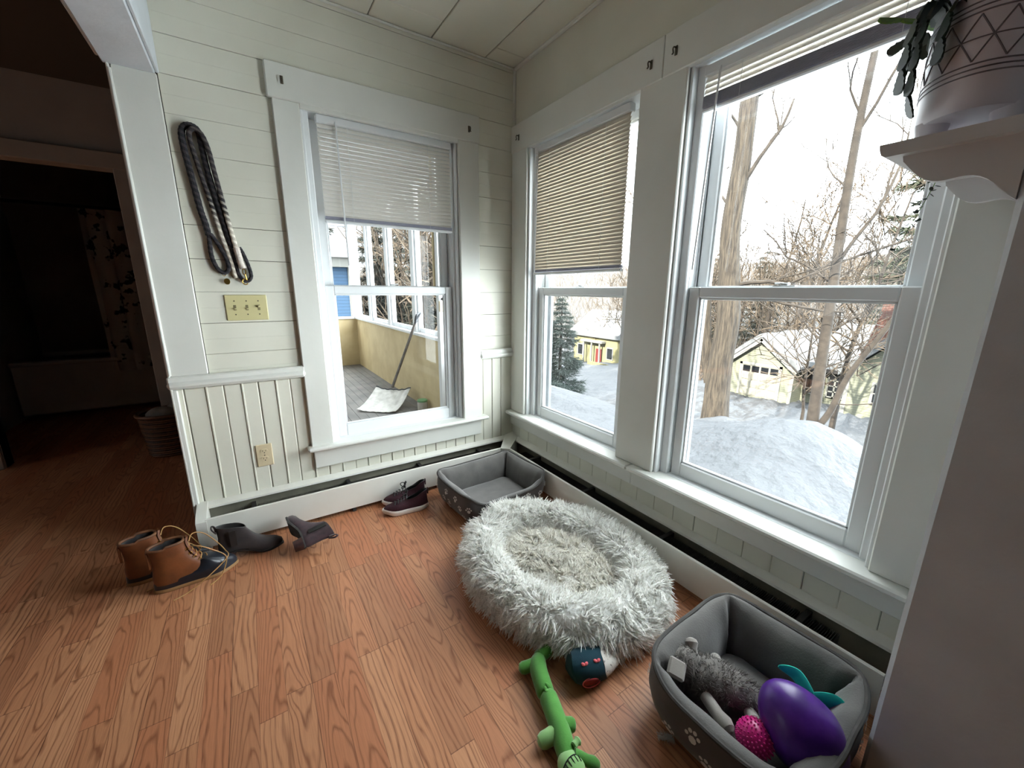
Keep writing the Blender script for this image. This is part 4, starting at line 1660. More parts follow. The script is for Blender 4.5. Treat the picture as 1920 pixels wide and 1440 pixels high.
TURQ = mat('turquoise_felt', srgb(30, 190, 170), srgb(24, 174, 156), 0.9, 30, bump=0.15, bscale=240, bdist=0.001)
fin = thing('plush_tail_toy', 'turquoise plush fin tail poking out behind the purple egg', 'dog toy', (-0.36, -1.95, 0.1))
for tip, mid, root in (((-0.372, -1.888, .178), (-0.352, -1.925, .170), (-0.375, -1.975, .150)), ((-0.352, -2.040, .150), (-0.345, -2.010, .162), (-0.375, -1.965, .150))):
    m = MB()
    sp = spline([root, mid, tip], 8)
    k = len(sp)
    m.tube(sp, [max(.005, .024 * (math.sin(PI * (.18 + .78 * i / (k - 1)))) ** .8) for i in range(k)], 12, squash=.35)
    m.build('fin', TURQ, fin)


# ------------------------------------------------------------------ wall shelf, planter, plants
SHELFM = mat('grey_white_shelf_paint', srgb(214, 214, 214), srgb(206, 206, 206), 0.45, 5)
SX0, SX1, SY0, SY1, SZ = -0.418, -0.03, -2.0845, -1.902, 1.418
sh = thing('wall_shelf', 'white wall shelf on scalloped brackets in front of the right window', 'shelf', (-0.22, -2.08, SZ))
m = MB()
m.loft([[(x, SY0, SZ), (x, SY1 - .010, SZ), (x, SY1 - .003, SZ + .004), (x, SY1, SZ + .011), (x, SY1 + .002, SZ + .020), (x, SY1 + .002, SZ + .023), (x, SY0, SZ + .023)] for x in (SX0, SX1)])
m.build('board', SHELFM, sh)
for bx in (-0.398, -0.085):
    m = MB()
    prof = [(SY0, SZ), (SY1 - .030, SZ), (SY1 - .032, SZ - .010)]
    prof += [(lerp(SY1 - .034, SY0 + .012, t), SZ - .012 - .080 * t - .016 * math.sin(2 * PI * t * .98)) for t in [k / 16 for k in range(17)]]
    prof += [(SY0, SZ - .100)]
    m.prism([(a, b) for a, b in prof], .018, 'x', bx)
    m.build('bracket', SHELFM, sh)

POTM = mat('off_white_ceramic', srgb(232, 227, 234), srgb(228, 222, 230), 0.35, 8)
LINEM = mat('grey_glaze_line', srgb(116, 108, 116), None, 0.5)
PX, PY, PZ, PRX, PRY = -0.252, -1.990, SZ + .024, 0.122, 0.086
pot = thing('planter', 'off white oval ceramic planter with engraved triangles on the shelf', 'planter', (PX, PY, PZ))
pprof = [(.78, .040), (.90, .042), (.965, .052), (.99, .070), (1.0, .092), (1.0, .215), (.985, .222), (.95, .218), (.93, .20)]
m = MB()
m.lathe(pprof, 56, (PX, PY, PZ), sx=PRX, sy=PRY)
m.build('bowl', POTM, pot)
for a in (math.radians(125), math.radians(235), math.radians(55), math.radians(-55)):
    m = MB()
    c = (PX + PRX * .74 * math.cos(a), PY + PRY * .70 * math.sin(a))
    m.loft([[(c[0] + r * math.cos(q), c[1] + r * math.sin(q), PZ + z) for q in [2 * PI * k / 16 for k in range(16)]] for z, r in ((-.001, .019), (.016, .021), (.046, .026))])
    m.build('foot', POTM, pot)
m = MB()


def pp_(a, z):
    return (PX + PRX * 1.003 * math.cos(a), PY + PRY * 1.003 * math.sin(a), PZ + z)


for z in (.092, .100, .108, .186, .194, .202):
    m.tube([pp_(2 * PI * k / 90, z) for k in range(90)], .0013, 5, closed=True)
NT_ = 14
for k in range(NT_):
    a0, a1 = 2 * PI * k / NT_, 2 * PI * (k + 1) / NT_
    for za, zb in ((.112, .182), (.182, .112)):
        m.tube([pp_(lerp(a0, a1, t / 10), lerp(za, zb, t / 10)) for t in range(11)], .0013, 5)
m.tube([pp_(2 * PI * k / 90, .147) for k in range(90)], .0011, 5, closed=True)
m.build('engraved_band', LINEM, pot)
m = MB()
m.lathe([(.93, .19), (.5, .196), (.02, .198)], 40, (PX, PY, PZ), sx=PRX, sy=PRY)
m.build('soil', mat('potting_soil', srgb(52, 42, 36), srgb(36, 30, 26), 0.95, 60, bump=.6, bscale=90, bdist=.01), pot)

LEAFD = mat('dark_green_leaf', srgb(40, 58, 44), srgb(30, 44, 36), 0.45, 30)
LEAFG = mat('fresh_green_leaf', srgb(108, 150, 62), srgb(88, 130, 52), 0.45, 30)
pln = thing('potted_cactus', 'dark green segmented trailing cactus spilling over the planter rim', 'plant', (PX, PY, PZ + .19))


def pads(pts, w, name, mt, th=.0035):
    """chain of flat toothed pads"""
    q = MB()
    P_ = [Vector(p) for p in pts]
    for a, b in zip(P_, P_[1:]):
        t = (b - a)
        L_ = t.length
        t.normalize()
        sd = t.cross(Vector((.55, -.75, .1))).normalized()
        up = sd.cross(t).normalized()
        outl = [(0, .18), (.10, .42), (.22, .62), (.30, .55), (.45, .92), (.54, .82), (.70, 1.0), (.80, .86), (.90, .80), (1.0, .30)]
        poly = [(u * L_, v * w) for u, v in outl] + [(u * L_, -v * w) for u, v in outl[::-1]]
        top = [a + t * u + sd * v + up * (th * (1 - (v / w) ** 2)) for u, v in poly]
        bot = [a + t * u + sd * v - up * th * .6 for u, v in poly]
        q.loft([bot, top])
    q.build(name, mt, pln)


def stem(p, dirs, w, mt, n, L_):
    pts = [Vector(p)]
    for k in range(n):
        d = Vector(dirs[min(k, len(dirs) - 1)]).normalized()
        pts.append(pts[-1] + d * L_)
    pads(pts, w, 'leaf_chain', mt)


stem((PX - .070, PY + .055, PZ + .205), [(-.35, .25, .55), (-.4, .25, -.3), (-.12, .10, -1), (.0, .02, -1), (.15, .0, -1)], .021, LEAFD, 5, .040)
stem((PX - .078, PY + .046, PZ + .205), [(-.45, .2, .5), (-.45, .2, -.5), (-.15, .06, -1), (-.05, .0, -1), (.10, .0, -1), (.5, -.05, -.6)], .018, LEAFD, 6, .041)
stem((PX - .085, PY + .030, PZ + .205), [(-.5, .1, .5), (-.35, .1, -.6), (-.1, .05, -1), (.05, .0, -1)], .020, LEAFD, 4, .038)
stem((PX - .055, PY + .064, PZ + .210), [(-.2, .3, .6), (-.2, .25, -.5), (-.05, .05, -1)], .022, LEAFD, 4, .040)
stem((PX - .030, PY + .070, PZ + .215), [(-.4, .6, .5), (-.6, .5, .1), (-.6, .5, .05)], .009, LEAFG, 3, .040)
stem((PX + .010, PY + .070, PZ + .205), [(.1, .8, .6), (.0, .6, .3), (-.1, .5, -.3)], .020, LEAFD, 3, .036)
stem((PX + .050, PY + .060, PZ + .205), [(.1, .8, .6), (.1, .7, .1), (.0, .5, -.5)], .020, LEAFD, 3, .036)
stem((PX - .050, PY, PZ + .20), [(-.5, .1, 1), (-.6, .0, .4), (-.6, 0, -.1)], .020, LEAFD, 4, .040)

vn = thing('trailing_vine', 'thin trailing vine sprig hanging below the wall shelf', 'plant', (-0.20, -1.945, SZ - .02))
m = MB()
vp = spline([(-0.200, -1.945, SZ + .002), (-0.200, -1.938, SZ - .03), (-0.205, -1.926, SZ - .075), (-0.21, -1.915, SZ - .115), (-0.215, -1.905, SZ - .155)], 6)
m.tube(vp, .0008, 5)
m.build('stem', LEAFG, vn)
g2 = random.Random(4)
m = MB()
for k in range(26):
    p = vp[int(k / 26 * (len(vp) - 1))]
    a = g2.uniform(0, 6.28)
    m.ell(p + Vector((.008 * math.cos(a), .008 * math.sin(a), g2.uniform(-.004, .004))), (.006, .0038, .0009), 8, 5, T=Euler((g2.uniform(-.8, .8), g2.uniform(-.8, .8), a)).to_matrix())
m.build('leaves', LEAFD, vn)


# ------------------------------------------------------------------ dim bathroom and hallway
TUBM = mat('white_tub_enamel', srgb(200, 200, 196), None, 0.25)
tub = thing('bathtub', 'white bathtub in the dark bathroom beyond the doorway', 'bathtub', (-2.5, 3.2, 0))
m = MB()
m.box((-3.25, 2.95, 0.05), (-1.80, 3.02, 0.50), .012)
m.build('apron', TUBM, tub)
m = MB()
m.box((-3.25, 2.93, 0.49), (-1.80, 3.05, 0.53), .012)
m.box((-3.25, 3.65, 0.49), (-1.80, 3.74, 0.53), .012)
m.box((-3.25, 3.05, 0.12), (-1.80, 3.70, 0.15), .01)
m.build('rim', TUBM, tub)
m = MB()
m.tube([(-3.26, 2.98, 1.86), (-1.79, 2.98, 1.86)], .013, 10)
o = m.build('shower_rod', BLACK)
tag(o, 'dark curtain rod across the bathroom', 'curtain rod')


def curtain_mat():
    t = NT('floral_curtain')
    n1 = t.noise(scale=13, detail=2)
    n2 = t.noise(scale=5, detail=0)
    t.color(t.mix(n1.rng(.56, .60) * n2.rng(.45, .5), srgb(196, 196, 194), srgb(52, 56, 62)))
    t.b.inputs['Roughness'].default_value = .9
    return t.m


m = MB()
nx, nz = 70, 14
V = []
for i in range(nx + 1):
    u = i / nx
    for j in range(nz + 1):
        z = lerp(.40, 1.84, j / nz)
        y = 2.965 + .028 * math.sin(u * 40 + .5 * math.sin(j * .5)) + .012 * math.sin(u * 17)
        V.append((lerp(-2.62, -1.86, u ** .9) + .02 * math.sin(u * 40 + 1.2), y - .03, z))
F = [(i * (nz + 1) + j, (i + 1) * (nz + 1) + j, (i + 1) * (nz + 1) + j + 1, i * (nz + 1) + j + 1) for i in range(nx) for j in range(nz)]
m.add(V, F)
o = m.build('shower_curtain', curtain_mat(), smooth=80)
tag(o, 'white shower curtain with dark flowers in the dark bathroom', 'curtain')

BASK = NT('brown_wicker')
x, y, z = BASK.xyz()
BASK.color(BASK.mix(((z * 190.0).sin() + (BASK.noise(scale=60) * 2.0)).rng(-.2, 1.6), srgb(44, 26, 16), srgb(104, 68, 42)))
BASK = BASK.m
bk = thing('wicker_basket', 'brown wicker basket in the dark just behind the wall end', 'basket', (-2.04, 1.42, 0))
m = MB()
rings = []
for k in range(40):
    z = .005 + .30 * k / 39
    r = .135 + .03 * k / 39 + (.004 if k % 2 else -.003)
    rings.append([(-2.04 + r * (1 + .02 * math.sin(12 * a + (k % 2) * PI)) * math.cos(a), 1.42 + r * .9 * math.sin(a), z) for a in [2 * PI * q / 40 for q in range(40)]])
m.loft(rings, cap1=False)
m.build('woven_body', BASK, bk)
m = MB()
m.tube([(-2.04 + .167 * math.cos(a), 1.42 + .15 * math.sin(a), .305) for a in [2 * PI * q / 40 for q in range(40)]], .012, 8, closed=True)
m.build('rim', BASK, bk)
m = MB()
for c, r in (((-2.07, 1.40, .29), (.09, .08, .06)), ((-1.98, 1.46, .31), (.07, .07, .055))):
    m.ell(c, r, 16, 10)
o = m.build('folded_cloth', mat('pale_cloth', srgb(150, 148, 142), srgb(120, 118, 112), .9, 12))
tag(o, 'pale cloth bundled in the wicker basket', 'cloth')
dr = thing('door_panel', 'half open pale door at the far left of the dark doorway', 'door', (-3.0, 1.58, 0))
m = MB()
m.box((-3.86, 1.575, 0.01), (-3.06, 1.612, 1.95), .004)
m.build('leaf', DARKW, dr)
m = MB()
m.ell((-3.13, 1.545, .95), (.028, .028, .028))
m.tube([(-3.13, 1.58, .95), (-3.13, 1.55, .95)], .010, 10)
m.build('door_knob', BRASS, dr)
# the yard is far brighter than the room, so its colours are kept deep enough to hold detail at the room's exposure
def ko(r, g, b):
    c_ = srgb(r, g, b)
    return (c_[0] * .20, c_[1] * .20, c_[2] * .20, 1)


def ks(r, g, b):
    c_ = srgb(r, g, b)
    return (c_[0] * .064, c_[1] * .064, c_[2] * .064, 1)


# ------------------------------------------------------------------ outdoors: ground and snow
def zt(x, y):
    far = -4.6 - 0.12 * min(25.0, max(0.0, y - 11.0))
    e0 = lerp(5.6, 5.0, sstep(1.5, 4.5, y))
    s_ = sstep(e0, e0 + 7.5, x)
    s_ = max(s_, sstep(6.5, 13, y) if x < 12 else 0)
    z = lerp(-1.50, far, s_)
    # the ploughed mound in front of the right window
    z += 0.62 * math.exp(-((x - 5.7) / 1.7) ** 2 - ((y - 0.22) / 0.95) ** 2)
    z += 0.22 * math.exp(-((x - 5.7) / 1.4) ** 2 - ((y - 1.35) / 0.75) ** 2)
    z += 0.62 * math.exp(-((x - 8.3) / 0.9) ** 2 - ((y - 2.75) / 0.9) ** 2)
    # banks along the driveway
    z += 0.55 * math.exp(-((x - 16.8) / 1.6) ** 2 - ((y - 4.6) / 1.3) ** 2)
    z += 0.35 * math.exp(-((x - 20.5) / 1.2) ** 2 - ((y - 3.6) / 1.8) ** 2)
    r = math.hypot(x, max(0.0, y) * .9)
    z += sstep(40, 120, r) * 15.0 + sstep(26, 60, r) * .8
    b = .08 * noise.noise(Vector((x * .9, y * .9, 2))) + 0.055 * noise.noise(Vector((x * 2.6, y * 2.6, 5)))
    b += 0.024 * noise.noise(Vector((x * 7, y * 7, 8)))
    return z + b * (1 + 2.0 * sstep(8, 20, x))


SNOW = NT('snow_and_wet_asphalt')
x, y, z = SNOW.xyz()
n1 = SNOW.noise(SNOW.vec(x * .55, y * 1.5, 0.0), 1.0, 4, .6)
n2 = SNOW.noise(SNOW.vec(x, y, 3.0), 2.6, 3, .6)
inx = x.rng(12.5, 14.0) * x.rng(22.6, 22.0)
iny = y.rng(5.4, 6.4) * y.rng(14.5, 12.5)
drive = inx * iny * (n1.rng(.44, .50)) * n2.rng(.36, .44)
hillm = ((x * x) + (y * y)).pow(.5).rng(46.0, 75.0) * n2.rng(.36, .50)
patch = (x.rng(10.6, 11.2) * x.rng(14.6, 14.0)) * (y.rng(-1.9, -1.5) * y.rng(1.9, 1.2)) * n1.rng(.36, .46)
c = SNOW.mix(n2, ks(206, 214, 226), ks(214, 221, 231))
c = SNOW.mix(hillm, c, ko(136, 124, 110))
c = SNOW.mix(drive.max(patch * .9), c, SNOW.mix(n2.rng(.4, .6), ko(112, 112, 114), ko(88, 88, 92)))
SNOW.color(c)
SNOW.b.inputs['Roughness'].default_value = .7
SNOW.bump(SNOW.noise(scale=5, detail=5), .9, .10)
SNOW = SNOW.m


def axis(a, b, n, p, c0):
    out = []
    for i in range(n + 1):
        t = -1 + 2 * i / n
        out.append(t)
    return out


gxs = [0.14 + .12 * k for k in range(100)]
while gxs[-1] < 125:
    gxs.append(gxs[-1] + max(.16, (gxs[-1] - 11) * .045))
gys = [-2.6]  # ground stops here so the added glow below the horizon reaches the room
while gys[-1] < 9:
    gys.append(gys[-1] + .13)
while gys[-1] < 125:
    gys.append(gys[-1] + max(.16, (gys[-1] - 8) * .045))
m = MB()
V = [(a, b, zt(a, b)) for a in gxs for b in gys]
ny = len(gys)
F = [(i * ny + j, (i + 1) * ny + j, (i + 1) * ny + j + 1, i * ny + j + 1) for i in range(len(gxs) - 1) for j in range(ny - 1)]
m.add(V, F)
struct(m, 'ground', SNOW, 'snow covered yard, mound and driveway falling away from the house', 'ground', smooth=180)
# ground behind the porch, on the other side of the house corner
m = MB()
gx2 = [-30 + 1.0 * k for k in range(31)]
gx2[-1] = 0.14
gy2 = [5.6 + 1.0 * k for k in range(60)]
n2_ = len(gy2)
m.add([(a, b, zt(0.14, b) - .02 * abs(a - .14)) for a in gx2 for b in gy2], [(i * n2_ + j, (i + 1) * n2_ + j, (i + 1) * n2_ + j + 1, i * n2_ + j + 1) for i in range(len(gx2) - 1) for j in range(n2_ - 1)])
struct(m, 'ground_porch_side', SNOW, 'snowy ground beyond the end of the porch', 'ground', smooth=180)


# ------------------------------------------------------------------ trees
BARK = NT('furrowed_bark')
x, y, z = BARK.xyz()
nb_ = BARK.noise(BARK.vec(x * 26.0, y * 26.0, z * 2.2), 1.0, 4, .6)
BARK.color(BARK.mix(nb_.rng(.38, .62), ko(74, 64, 54), ko(138, 124, 106)))
BARK.b.inputs['Roughness'].default_value = .95
BARK.bump(nb_, .9, .06)
BARK = BARK.m
BARK2 = mat('grey_brown_bark', ko(108, 96, 84), ko(80, 70, 62), .95, 6, bump=.4, bscale=20, bdist=.02)
BARKP = mat('pale_twig_bark', ko(150, 132, 110), ko(118, 100, 82), .95, 3)
BIRCH = mat('white_birch_bark', ko(226, 222, 212), ko(150, 142, 132), .8, 6, lo=.55, hi=.75)


def grow(mb, p, d, L, r, lv, g, up=.25, wig=.22, split=(3, 5), n=5, minr=.004, seg=5, ratio=.62, spread=.75):
    pts, rad = [Vector(p)], [r]
    d = Vector(d).normalized()
    for k in range(seg):
        d = (d + Vector((g.gauss(0, wig), g.gauss(0, wig), g.gauss(0, wig) + up * .3))).normalized()
        pts.append(pts[-1] + d * (L / seg))
        rad.append(max(minr * .6, r * (1 - .62 * (k + 1) / seg)))
    mb.tube(pts, rad, max(3, n), cap=False)
    if lv <= 0:
        return
    for k in range(g.randint(*split)):
        t = g.uniform(.28, 1.0)
        i = min(seg - 1, int(t * seg))
        q = pts[i].lerp(pts[i + 1], t * seg - i)
        dd = (pts[i + 1] - pts[i]).normalized()
        a = g.uniform(0, 2 * PI)
        sd = dd.cross(Vector((math.cos(a), math.sin(a), .3))).normalized()
        nd = (dd + sd * g.uniform(.55, 1.15) * spread / .75 + Vector((0, 0, up))).normalized()
        grow(mb, q, nd, L * g.uniform(.42, .75) * ratio / .62, max(minr, rad[i] * g.uniform(.35, .6)), lv - 1, g, up, wig, split, max(3, n - 1), minr, max(3, seg - 1), ratio, spread)


# great trunk close to the window
tr = thing('tree', 'massive furrowed tree trunk rising outside the right window', 'tree', (8.5, 3.25, -2.2))
m = MB()
tp = spline([(8.5, 3.22, -2.5), (8.5, 3.24, -1.6), (8.5, 3.26, -.6), (8.5, 3.20, .4), (8.5, 3.30, 1.4), (8.5, 3.42, 2.6), (8.5, 3.36, 4.0), (8.5, 3.36, 5.6), (8.4, 3.3, 7.6)], 8)
nt_ = len(tp)


def ridge(an, i):
    z = tp[min(i, nt_ - 1)].z
    return 1 + .07 * noise.noise(Vector((math.cos(an) * 4.2, math.sin(an) * 4.2, z * .55))) + .035 * noise.noise(Vector((math.cos(an) * 11, math.sin(an) * 11, z * 1.2)))


m.tube(tp, [lerp(.325, .185, min(1, i / (nt_ - 1) * 1.25)) * (1 + .25 * math.exp(-i * .35)) for i in range(nt_)], 48, ridge=ridge)
m.build('trunk', BARK, tr)
g = random.Random(8)
m = MB()
lf = spline([(8.45, 3.42, -1.15), (8.45, 3.60, -.5), (8.4, 3.72, .3), (8.4, 3.80, 1.2), (8.4, 3.95, 2.4), (8.3, 4.2, 4.0)], 6)
m.tube(lf, [lerp(.17, .09, i / (len(lf) - 1)) for i in range(len(lf))], 20, ridge=lambda a, i: 1 + .08 * noise.noise(Vector((math.cos(a) * 4, math.sin(a) * 4, i * .2))))
m.build('side_trunk', BARK, tr)
for p, d, L, r, lv in (((8.5, 3.30, 3.55), (0, -.62, .35), 1.9, .06, 2), ((8.5, 3.28, 1.30), (.3, -.85, .25), 2.6, .05, 2), ((8.5, 3.1, 1.28), (.6, -.9, -.55), 2.2, .045, 2),
                       ((8.5, 3.5, 1.0), (-.1, .8, .5), 1.6, .045, 2), ((8.5, 3.5, 3.1), (0, .7, .6), 1.6, .04, 2), ((8.5, 3.35, 5.3), (.2, -.7, .5), 2.0, .05, 2), ((8.5, 3.3, 4.6), (.0, .8, .6), 1.8, .04, 2)):
    m = MB()
    grow(m, p, d, L, r, lv, g, up=.16, wig=.17, split=(2, 4), n=6, minr=.010, seg=6)
    m.build('branch', BARK2, tr)

# slender tree right of it
tr = thing('tree', 'slender grey tree leaning up in the middle of the right window', 'tree', (9.0, 1.3, -2.0))
m = MB()
tp = spline([(9.0, 1.24, -2.3), (9.0, 1.26, -1.2), (9.0, 1.30, 0), (9.0, 1.32, 1.0), (9.0, 1.38, 2.7), (9.0, 1.40, 4.2), (9.0, 1.36, 5.6), (9.0, 1.3, 7.2)], 7)
m.tube(tp, [lerp(.125, .05, i / (len(tp) - 1)) for i in range(len(tp))], 14)
m.build('trunk', BARK2, tr)
m = MB()
m.tube(spline([(9.0, 1.20, -1.95), (9.0, .96, -1.4), (9.0, .78, -.6), (9.0, .45, .2), (9.0, .05, 1.1), (9.0, -.5, 1.9)], 6), [lerp(.075, .03, k / 30) for k in range(31)], 10)
m.build('side_trunk', BARK2, tr)
g = random.Random(15)
for p, d, L, r in (((9, 1.36, 4.3), (0, -.45, .9), 2.0, .035), ((9, 1.38, 4.5), (0, .6, .8), 1.4, .025), ((9, 1.40, 3.2), (.2, .8, .5), 1.2, .022), ((9, 1.34, 1.75), (0, -.75, .75), 2.6, .045), ((9, 1.3, 1.3), (0, .7, .8), 2.0, .03),
                   ((9, 1.3, .3), (.2, -.8, .5), 1.6, .025), ((9, 1.3, .1), (-.2, .7, .5), 1.6, .025), ((9, 1.28, -.5), (0, -.8, .25), 1.3, .018), ((9, 1.28, -.7), (.1, .8, .3), 1.2, .016), ((9, .6, 0), (0, .6, .9), 1.6, .02), ((9, .9, -1.2), (.1, -.9, .3), 1.2, .015)):
    m = MB()
    grow(m, p, d, L, r, 2, g, up=.2, wig=.2, split=(3, 5), n=5, minr=.009)
    m.build('branch', BARK2, tr)

# boughs that reach in from a tree beyond the right edge of the window
tr = thing('tree', 'tree standing out of view whose long boughs sweep in from the right', 'tree', (10.0, -3.2, -2.2))
m = MB()
m.tube(spline([(10, -3.2, -2.4), (10, -3.2, 0), (10, -3.1, 2), (10, -3.0, 5)], 5), [.22 - .008 * k for k in range(16)], 14)
m.build('trunk', BARK2, tr)
g = random.Random(31)
for pts_, r0 in (([(10, -3.1, 3.4), (10, -1.9, 3.1), (10, -.6, 2.65), (10, .6, 2.2), (10, 1.9, 1.75), (10.2, 2.9, 1.5)], .055), ([(10, -3.1, 2.6), (10, -1.6, 2.2), (10, -.5, 1.8), (10, .4, 1.45), (10, 1.4, 1.2)], .040), ([(10, -3.1, 1.2), (10, -1.4, .9), (10, .0, .1), (10, .9, -.7)], .035)):
    sp = spline(pts_, 5)
    m = MB()
    m.tube(sp, [lerp(r0, .010, k / (len(sp) - 1)) for k in range(len(sp))], 6)
    for k in range(3, len(sp), 2):
        grow(m, sp[k], (g.uniform(-.3, .3), g.uniform(-.2, .7), g.uniform(-.2, 1)), g.uniform(.7, 1.4), .011, 2, g, up=.1, split=(2, 4), n=4, minr=.008, seg=4)
    m.build('branch', BARK2, tr)


def bare_tree(name, label, p, h, r, mt, seed, lv=4, group=None, up=.3, spread=.75, first=.25):
    T = thing(name, label, 'tree', p, 0, group)
    g = random.Random(seed)
    m = MB()
    pts, rad = [Vector(p) - Vector((0, 0, .3))], [r * 1.15]
    d = Vector((g.gauss(0, .06), g.gauss(0, .06), 1)).normalized()
    seg = 9
    for k in range(seg):
        d = (d + Vector((g.gauss(0, .07), g.gauss(0, .07), .15))).normalized()
        pts.append(pts[-1] + d * h / seg)
        rad.append(r * (1 - .82 * (k + 1) / seg))
    m.tube(pts, rad, 8, cap=False)
    t_ = m.build('trunk', mt, T)
    m = MB()
    for k in range(g.randint(15, 20)):
        t = g.uniform(first, 1.0)
        i = min(seg - 1, int(t * seg))
        q = pts[i].lerp(pts[i + 1], t * seg - i)
        a = g.uniform(0, 2 * PI)
        grow(m, q, (math.cos(a) * spread, math.sin(a) * spread, g.uniform(.35, .9)), h * (.42 - .26 * t) * g.uniform(.7, 1.2), rad[i] * .45, lv - 2, g, up=up * .6, wig=.2, split=(3, 5), n=4, minr=.009 + .0004 * Vector(p).length, seg=4)
    b_ = m.build('branch', BARKP if mt is BARK2 else mt, T)
    return T, t_, b_


def copy_tree(src, label, p, rz, s_, group):
    T0, parts = src[0], src[1:]
    T = T0.copy()
    COL.objects.link(T)
    T.location = p
    T.rotation_euler = (0, 0, rz)
    T.scale = (s_, s_, s_)
    T['label'] = label
    T['group'] = group
    for o in parts:
        c_ = o.copy()
        COL.objects.link(c_)
        c_.parent = T
    return T


GRP = 'bare trees in the woods behind the garage'
LBL = 'leafless tree among the woods behind the green garage'
protos = [bare_tree('tree', LBL, (30, 14.5, zt(30, 14.5)), 9.0, .14, BARK2, 41, lv=4, group=GRP),
          bare_tree('tree', LBL, (32, 10.5, zt(32, 10.5)), 10.0, .16, BARK2, 42, lv=4, group=GRP),
          bare_tree('tree', LBL, (29.8, 18.5, zt(29.8, 18.5)), 8.0, .12, BARK2, 43, lv=4, group=GRP)]
g = random.Random(77)
spots = []
for k in range(46):
    for _ in range(50):
        a = g.uniform(math.radians(-2), math.radians(43))
        R_ = g.uniform(30, 62)
        p = (R_ * math.cos(a), R_ * math.sin(a) * .95 + 0.5)
        if all(math.hypot(p[0] - q[0], p[1] - q[1]) > 2.6 for q in spots) and not (20 < p[0] < 34 and -4 < p[1] < 12.5):
            spots.append(p)
            break
for p in spots:
    copy_tree(g.choice(protos), LBL, (p[0], p[1], zt(*p)), g.uniform(0, 6.28), g.uniform(.75, 1.15), GRP)
bare_tree('tree', 'white birch with forked stem above the red brick chimney', (26, 3.2, zt(26, 3.2)), 10.0, .10, BIRCH, 52, lv=3, first=.5)
bare_tree('tree', 'twiggy young tree close behind the slender grey tree', (13.5, 3.1, zt(13.5, 3.1)), 6.8, .07, BARK2, 54, lv=4, first=.35)
bare_tree('tree', 'crooked bare tree whose crown stands alone in the white sky of the right window', (31, 10.6, zt(31, 10.6)), 14.0, .22, BARK2, 57, lv=4, first=.40)
bare_tree('tree', 'low bushy bare tree left of the crooked one', (31.5, 13.0, zt(31.5, 13.0)), 12.5, .18, BARK2, 58, lv=4, first=.42)
bare_tree('tree', 'bare tree just right of the slender grey tree', (15.0, 2.55, zt(15.0, 2.55)), 9.0, .11, BARK2, 59, lv=4, first=.42)
bare_tree('tree', 'thin tree trunk crossing the edge of the corner window', (9.6, 6.62, zt(9.6, 6.62)), 9.0, .15, BARK2, 55, lv=3, first=.55)

# woods in front of the porch screens
GRP2 = 'bare trees beyond the porch screens'
LBL2 = 'leafless tree seen through the porch screens'
for p in ((3.4, 11.2), (5.2, 11.5), (6.2, 13.2), (4.2, 12.5), (5.0, 17.0), (7.6, 16.0), (3.2, 20.0), (6.2, 22.0), (9.8, 21.0), (.9, 24.0), (4.2, 28.0), (12.5, 27.0), (8.5, 31.0)):
    copy_tree(g.choice(protos), LBL2, (p[0], p[1], zt(max(.2, p[0]), p[1])), g.uniform(0, 6.28), g.uniform(.8, 1.2), GRP2)

# brush that nobody could count
BRUSH = NT('brown_brush_twigs')
_x, _y, _z = BRUSH.xyz()
_n = BRUSH.noise(scale=.35, detail=3)
BRUSH.color(BRUSH.mix(_n.rng(.35, .65), ko(172, 150, 128), ko(134, 118, 102)))
BRUSH.b.inputs['Roughness'].default_value = .95
BRUSH = BRUSH.m
gb = np.random.default_rng(5)
m = MB()
pp, nn, ll = [], [], []
for k in range(15000):
    a = gb.uniform(math.radians(-4), math.radians(86))
    R_ = gb.uniform(31, 105)
    p = (R_ * math.cos(a), R_ * math.sin(a))
    if 20 < p[0] < 36 and -5 < p[1] < 13 or 16 < p[0] < 36 and 15 < p[1] < 36:
        continue
    pp.append((p[0], p[1], zt(*p) - .1))
    nn.append((gb.normal() * .25, gb.normal() * .25, 1.0))
nn = np.array(nn)
nn /= np.linalg.norm(nn, axis=1)[:, None]
m.fur(pp, nn, 3.0, .055, lay=.35, curl=.35, seed=6, seg=4, grav=-.1)
o = m.build('brush', BRUSH, smooth=0)
tag(o, 'brown tangle of undergrowth covering the far slope', 'brush', kind='stuff')
m = MB()
pp, nn = [], []
for k in range(2600):
    p = (gb.uniform(24, 33), gb.uniform(11.5, 18.0)) if k % 2 else (gb.uniform(29.5, 34), gb.uniform(-2, 12))
    pp.append((p[0], p[1], zt(*p) - .05))
    nn.append((gb.normal() * .3, gb.normal() * .3, 1.0))
nn = np.array(nn)
nn /= np.linalg.norm(nn, axis=1)[:, None]
m.fur(pp, nn, 1.9, .030, lay=.4, curl=.4, seed=8, seg=3, grav=-.1)
o = m.build('brush', BRUSH, smooth=0)
tag(o, 'bare shrubs growing round the green garage', 'brush', kind='stuff')

# ------------------------------------------------------------------ evergreens
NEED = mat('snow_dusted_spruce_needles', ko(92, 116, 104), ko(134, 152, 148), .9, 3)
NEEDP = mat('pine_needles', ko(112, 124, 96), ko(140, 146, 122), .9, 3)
NEEDD = mat('dark_evergreen_needles', ko(86, 96, 82), ko(112, 116, 104), .9, 2)


